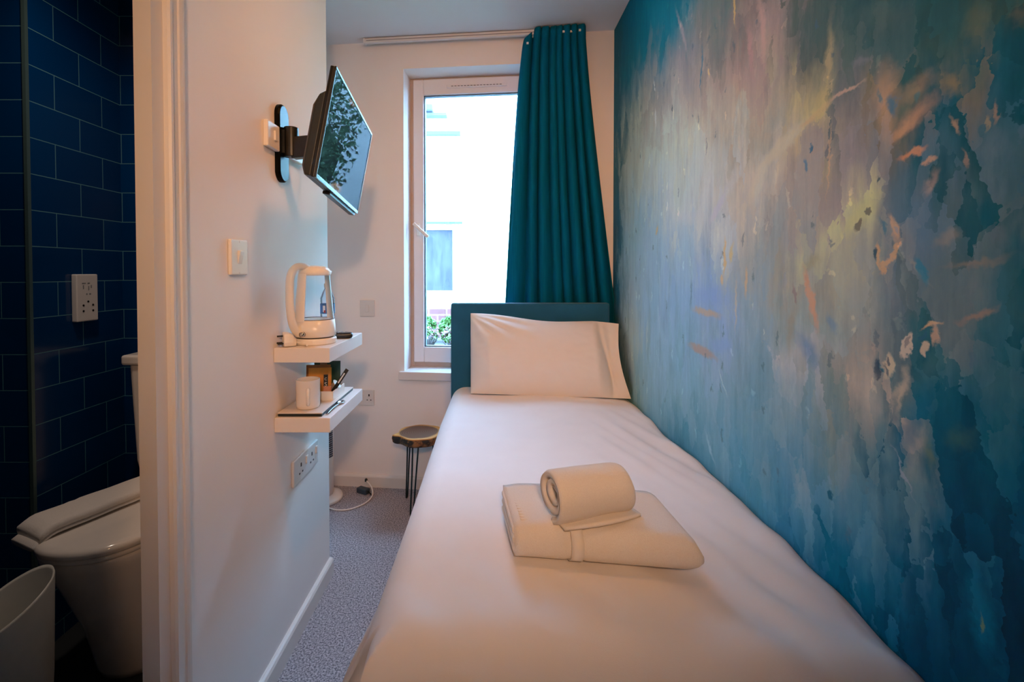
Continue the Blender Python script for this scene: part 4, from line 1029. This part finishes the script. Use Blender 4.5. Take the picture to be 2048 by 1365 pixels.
# hand towel, folded long, laid over the lid
HA, HB = Vector((-1.412, 1.425, 0)), Vector((-1.235, 1.83, 0))
hd_ = (HB-HA).normalized(); hn = Vector((-hd_.y, hd_.x, 0))
htw = thing('hand_towel', 'folded white hand towel laid lengthwise across the toilet lid', 'towel', tuple((HA+HB)/2+Vector((0,0,.54))))
LTH = (HB-HA).length
def ht_layer(z0, z1, w0, w1, x0, name):
    rings = []
    for i in range(31):
        u = i/30; x = lerp(x0, LTH, u)
        droop = -.030*sstep(.05, -.03, x)
        ring = []
        for k in range(20):
            a = 2*PI*k/20
            cw = math.copysign(abs(math.cos(a))**.5, math.cos(a)); sw = math.copysign(abs(math.sin(a))**.8, math.sin(a))
            wv = lerp(w0, w1, .5+.5*cw); zz = lerp(z0, z1, .5+.5*sw)
            rib = -.002*sum(math.exp(-((x-c_)/.005)**2) for c_ in (.10, .125, .15)) if sw > 0 else 0
            p = HA + hd_*x + hn*wv + Vector((0,0,  .5425+zz+droop+rib+.0025*mnoise.noise(Vector((x*12, wv*18, z0*40)))))
            ring.append(tuple(p))
        rings.append(ring)
    return new(name, G().loft(rings), m_towel, htw, smooth=True)
ht_layer(.0, .018, -.066, .064, -.010, 'lower_fold')
ht_layer(.010, .046, -.067, .066, .004, 'upper_fold')
# bin with a slanted mouth
BXc, BYc = -1.268, 1.215
bn = thing('waste_bin', 'white slant-topped waste bin in front of the toilet', 'bin', (BXc, BYc, 0))
def bring(r, z, slant): return [(BXc+r*math.cos(2*PI*i/48), BYc+r*math.sin(2*PI*i/48), z+slant*(.62*math.cos(2*PI*i/48)+.78*math.sin(2*PI*i/48))) for i in range(48)]
new('bin_body', G().loft([bring(.078,.004,0), bring(.084,.02,0), bring(.096,.25,.01), bring(.101,.475,.055), bring(.099,.482,.056), bring(.095,.475,.054), bring(.090,.25,.01), bring(.078,.03,0)]), m_bin, bn, smooth=True)

# ------------------------------------------------------------------ ceiling downlights (the lamps that light the room)
def downlight(name, x, y, label):
    t = thing(name, label, 'ceiling light', (x, y, ZC-.012))
    new('trim_ring', G().lathe([(.030,-.0),(.045,-.008),(.048,-.002),(.030,.004)], (x, y, ZC-.001), 32, False, False), m_trim, t, smooth=True)
    return t

# ------------------------------------------------------------------ outside the window
m_render = simple('white_render', (240,240,238), .9, var=.02, scale=4)
struct('ground', G().box(-8, 8, 3.3, 14, -.3, .25), simple('garden_ground', (120,112,104), .95, var=.2, scale=3), origin=False)
nh = thing('neighbour_house', 'bright white rendered house seen through the window', 'house', (0, 6.8, .25))
NY = 6.5
W0, W1, WA, WB = -1.75, -.486, 1.042, 1.985
g = G()
for b in ((-6, W0, .2, 5.5), (W1, 6, .2, 5.5), (W0, W1, .2, WA), (W0, W1, WB, 5.5)): g.box(b[0], b[1], NY, NY+.3, b[2], b[3])
new('facade', g, m_render, nh)
g = G().box(W0+.05, W1-.05, NY+.06, NY+.12, WA, WA+.05).box(W0+.05, W1-.05, NY+.06, NY+.12, WB-.05, WB).box(W0, W0+.05, NY+.06, NY+.12, WA, WB).box(W1-.05, W1, NY+.06, NY+.12, WA, WB)
nw = new('house_window', g, m_upvc, nh)
def frosted():
    t = NT('misted_house_pane'); tc = t.n('ShaderNodeTexCoord').outputs['Object']
    mp = t.n('ShaderNodeMapping'); mp.inputs['Scale'].default_value = (1,1,.25); t.l(tc, mp.inputs[0])
    n1 = t.noise(mp.outputs[0], 9, 4, .65)
    c = t.mix(n1, lin((22,21,24)), lin((62,63,70)))
    t.bsdf(c, .5, Specular_IOR_Level=0.0); return t.mat
new('house_pane', G().box(W0+.04, W1-.04, NY+.085, NY+.095, WA+.04, WB-.04), frosted(), nw)
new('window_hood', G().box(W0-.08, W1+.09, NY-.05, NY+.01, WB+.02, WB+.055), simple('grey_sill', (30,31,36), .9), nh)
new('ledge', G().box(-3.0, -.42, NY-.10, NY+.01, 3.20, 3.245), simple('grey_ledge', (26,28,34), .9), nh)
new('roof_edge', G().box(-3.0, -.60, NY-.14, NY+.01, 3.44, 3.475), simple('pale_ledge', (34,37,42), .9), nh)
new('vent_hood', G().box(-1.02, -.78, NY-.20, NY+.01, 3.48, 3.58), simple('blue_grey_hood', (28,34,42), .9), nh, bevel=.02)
new('wall_lamp', G().lathe([(.02,0),(.04,.03),(.045,.1),(.02,.13)], (.295, NY-.06, 1.77), 14), simple('slate_lamp', (14,20,30), .9), nh)
# planter wall and shrubs
bw = thing('garden_wall', 'low pink brick garden wall behind the shrubs outside', 'wall', (-.4, 5.6, .25))
def brickm():
    t = NT('pink_brick'); tc = t.n('ShaderNodeTexCoord').outputs['Object']
    sp = t.n('ShaderNodeSeparateXYZ'); t.l(tc, sp.inputs[0]); cb = t.n('ShaderNodeCombineXYZ'); t.l(sp.outputs[0], cb.inputs[0]); t.l(sp.outputs[2], cb.inputs[1])
    br = t.n('ShaderNodeTexBrick'); t.l(cb.outputs[0], br.inputs['Vector']); br.inputs['Scale'].default_value = 1
    br.inputs['Brick Width'].default_value = .21; br.inputs['Row Height'].default_value = .075; br.inputs['Mortar Size'].default_value = .01
    br.inputs['Color1'].default_value = lin((64,26,24)); br.inputs['Color2'].default_value = lin((74,34,30)); br.inputs['Mortar'].default_value = lin((84,56,50))
    t.bsdf(br.outputs['Color'], .9); return t.mat
new('brick_wall', G().box(-2.2, .1, 5.55, 5.75, .25, .925), brickm(), bw)
soil = thing('raised_bed', 'brown earth bed outside below the window', 'planter', (-.4, 4.2, .25))
new('soil', G().box(-1.6, .24, 3.7, 5.0, .25, .66), simple('dark_soil', (18,12,9), .95, var=.3, scale=20), soil)
def leafmat(name, a, b):
    t = NT(name); oi = t.n('ShaderNodeTexCoord').outputs['Object']
    c = t.mix(t.noise(oi, 30, 2), lin(a), lin(b))
    t.bsdf(c, .6); return t.mat
lm_green = leafmat('bright_leaves', (24,52,8), (62,98,24))
lm_pink = leafmat('heather_bloom', (92,48,60), (130,96,104))
lm_twig = simple('reddish_twigs', (28,16,13), .8, var=.3, scale=20)
lm_ivy = leafmat('ivy_leaves', (26,70,42), (120,160,120))
def leaf(g, p, size, rnd):
    a = Vector((rnd.uniform(-1,1), rnd.uniform(-1,1), rnd.uniform(-.2,1))).normalized()
    b = a.cross(Vector((rnd.uniform(-1,1), rnd.uniform(-1,1), rnd.uniform(-1,1)))).normalized()
    n = a.cross(b)*size*.12
    q = [p-a*size*.5, p-b*size*.28+n, p+a*size*.5, p+b*size*.28+n]
    g.add([tuple(v) for v in q], [(0,1,2),(0,2,3)])
def shrub(x, y, r, z0, z1, n, size, mat, label, name='shrub', bloom=None, stems=True, seed=1):
    rnd = random.Random(seed)
    t = thing(name, label, 'shrub', (x, y, z0), 0, 'flowering shrubs outside' if bloom else 'green shrubs outside')
    g = G(); g2 = G()
    for i in range(n):
        u = rnd.uniform(-1,1); th_ = rnd.uniform(0, 2*PI); rr = math.sqrt(max(0, 1-u*u))*rnd.uniform(.5,1)
        p = Vector((x+r*rr*math.cos(th_), y+r*rr*math.sin(th_)*.8, lerp(z0+.03, z1, .5+.5*u)))
        leaf(g2 if (bloom and rnd.random() < .5 and u > -.2) else g, p, size*rnd.uniform(.7,1.3), rnd)
    new('foliage', g, mat, t)
    if bloom: new('blossom', g2, bloom, t)
    if stems:
        g = G()
        for i in range(9):
            th_ = rnd.uniform(0, 2*PI); rr = r*rnd.uniform(.2,.7)
            g.tube([(x, y, z0+.001), (x+rr*.5*math.cos(th_), y+rr*.5*math.sin(th_), lerp(z0, z1, .5)), (x+rr*math.cos(th_), y+rr*math.sin(th_), lerp(z0, z1, .9))], [.009,.006,.003], 6)
        new('stems', g, lm_twig, t)
    return t
shrub(-.67, 4.72, .125, .664, .905, 1500, .05, lm_green, 'leafy green shrub outside, seen at the window edge', seed=3)
shrub(-.40, 4.72, .125, .664, .900, 1500, .05, lm_green, 'leafy green shrub outside, next to the headboard edge', seed=4)
shrub(-.60, 4.32, .118, .664, .850, 1300, .035, lm_green, 'pink-flowered low shrub outside, nearer the window handle side', bloom=lm_pink, seed=5)
shrub(-.345, 4.32, .118, .664, .855, 1300, .035, lm_green, 'pink-flowered low shrub outside, close to the headboard', bloom=lm_pink, seed=6)
def twigs(x, y, r, z0, z1, label, seed):
    rnd = random.Random(seed); t = thing('bare_shrub', label, 'shrub', (x, y, z0), 0, 'bare shrubs outside'); g = G()
    for i in range(46):
        th_ = rnd.uniform(0, 2*PI); rr = r*rnd.uniform(.3,1); zt = lerp(z0, z1, rnd.uniform(.6,1))
        g.tube([(x+rr*.2*math.cos(th_), y+rr*.2*math.sin(th_), z0+.001), (x+rr*.6*math.cos(th_+.3), y+rr*.6*math.sin(th_+.3), lerp(z0, zt, .6)), (x+rr*math.cos(th_), y+rr*math.sin(th_), zt)], [.007,.005,.002], 5)
    new('twigs', g, lm_twig, t)
twigs(-.54, 3.95, .105, .664, .83, 'bare brown twiggy shrub right outside the window pane', 8)
twigs(-.315, 3.95, .105, .664, .815, 'bare twiggy shrub outside, half behind the headboard', 9)
# tall ivy-clad hedge beyond the curtain side (mirrored in the television)
rnd = random.Random(11); g = G()
for i in range(20000):
    x = rnd.uniform(.30, 2.4); y = rnd.uniform(4.1, 5.0); top = 2.62 + .25*math.sin(x*2.2+.6) + .25*mnoise.noise(Vector((x*2, y*2, 0)))
    z = rnd.uniform(.25, top)
    leaf(g, Vector((x, y - (.25 if rnd.random() < .6 else 0)*(1 if y > 4.6 else 0), z)), rnd.uniform(.035,.065), rnd)
hg = thing('ivy_hedge', 'tall dark ivy hedge outside, mirrored in the television screen', 'hedge', (1.4, 4.75, .25))
new('ivy_foliage', g, lm_ivy, hg)
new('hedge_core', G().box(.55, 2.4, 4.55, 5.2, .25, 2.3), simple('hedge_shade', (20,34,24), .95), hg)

# ------------------------------------------------------------------ light
wd = bpy.data.worlds.new('sky'); sc.world = wd; wd.use_nodes = True
nt = wd.node_tree; nt.nodes.clear()
bg = nt.nodes.new('ShaderNodeBackground'); wo = nt.nodes.new('ShaderNodeOutputWorld')
bg.inputs[0].default_value = (.32, .64, 1.04, 1); bg.inputs[1].default_value = 96.0
nt.links.new(bg.outputs[0], wo.inputs[0])
def portal():
    l = bpy.data.lights.new('window_portal', 'AREA'); l.shape = 'RECTANGLE'; l.size = WS1-WS0; l.size_y = WZ1-WZ0
    l.cycles.is_portal = True
    o = bpy.data.objects.new('window_portal', l); C.objects.link(o)
    # faces into the room
    o.matrix_world = BWM @ Matrix.Translation(((WS0+WS1)/2, .25, (WZ0+WZ1)/2)) @ Matrix.Rotation(-PI/2, 4, 'X')
portal()
def spot(name, loc, tgt, power, col, angle, blend, size):
    l = bpy.data.lights.new(name, 'SPOT'); l.energy = power; l.color = col; l.spot_size = math.radians(angle); l.spot_blend = blend; l.shadow_soft_size = size
    o = bpy.data.objects.new(name, l); C.objects.link(o); o.location = loc
    o.rotation_euler = (Vector(tgt)-Vector(loc)).to_track_quat('-Z', 'Y').to_euler()
    return o
downlight('ceiling_downlight', .14, 1.05, 'small recessed ceiling spotlight above the foot of the bed')
spot('downlight_lamp', (.14, 1.05, ZC-.03), (-.25, 2.6, 1.1), 43, (1.0, .42, .13), 120, 1, .05)
spot('rear_warm_fill', (.12, -.75, 1.95), (-.12, 2.3, 1.40), 112, (1.0, .55, .29), 76, 1, .08)  # unseen warm fill behind the camera, added to light the surfaces facing it
spot('bathroom_lamp', (-1.12, 1.28, ZC-.06), (-1.28, 1.60, .5), 27, (1.0, .78, .64), 120, 1, .05)

# ------------------------------------------------------------------ camera
cd = bpy.data.cameras.new('camera'); co = bpy.data.objects.new('camera', cd); C.objects.link(co)
cd.sensor_fit = 'HORIZONTAL'; cd.sensor_width = 36; cd.lens = 950/2048*36
cd.shift_x = (1024-983)/2048; cd.shift_y = (564-682.5)/2048
cd.clip_start = .02; cd.clip_end = 100
co.location = (0, 0, H); co.rotation_euler = (math.radians(90-1.16), 0, 0)
sc.camera = co
vs_ = sc.view_settings
vs_.view_transform = 'Standard'; vs_.look = 'None'; vs_.gamma = 1; vs_.use_curve_mapping = False; vs_.exposure = 0.14
sc.cycles.max_bounces = 8; sc.cycles.diffuse_bounces = 4; sc.cycles.glossy_bounces = 4; sc.cycles.transparent_max_bounces = 16
sc.cycles.sample_clamp_indirect = 6; sc.cycles.use_denoising = True
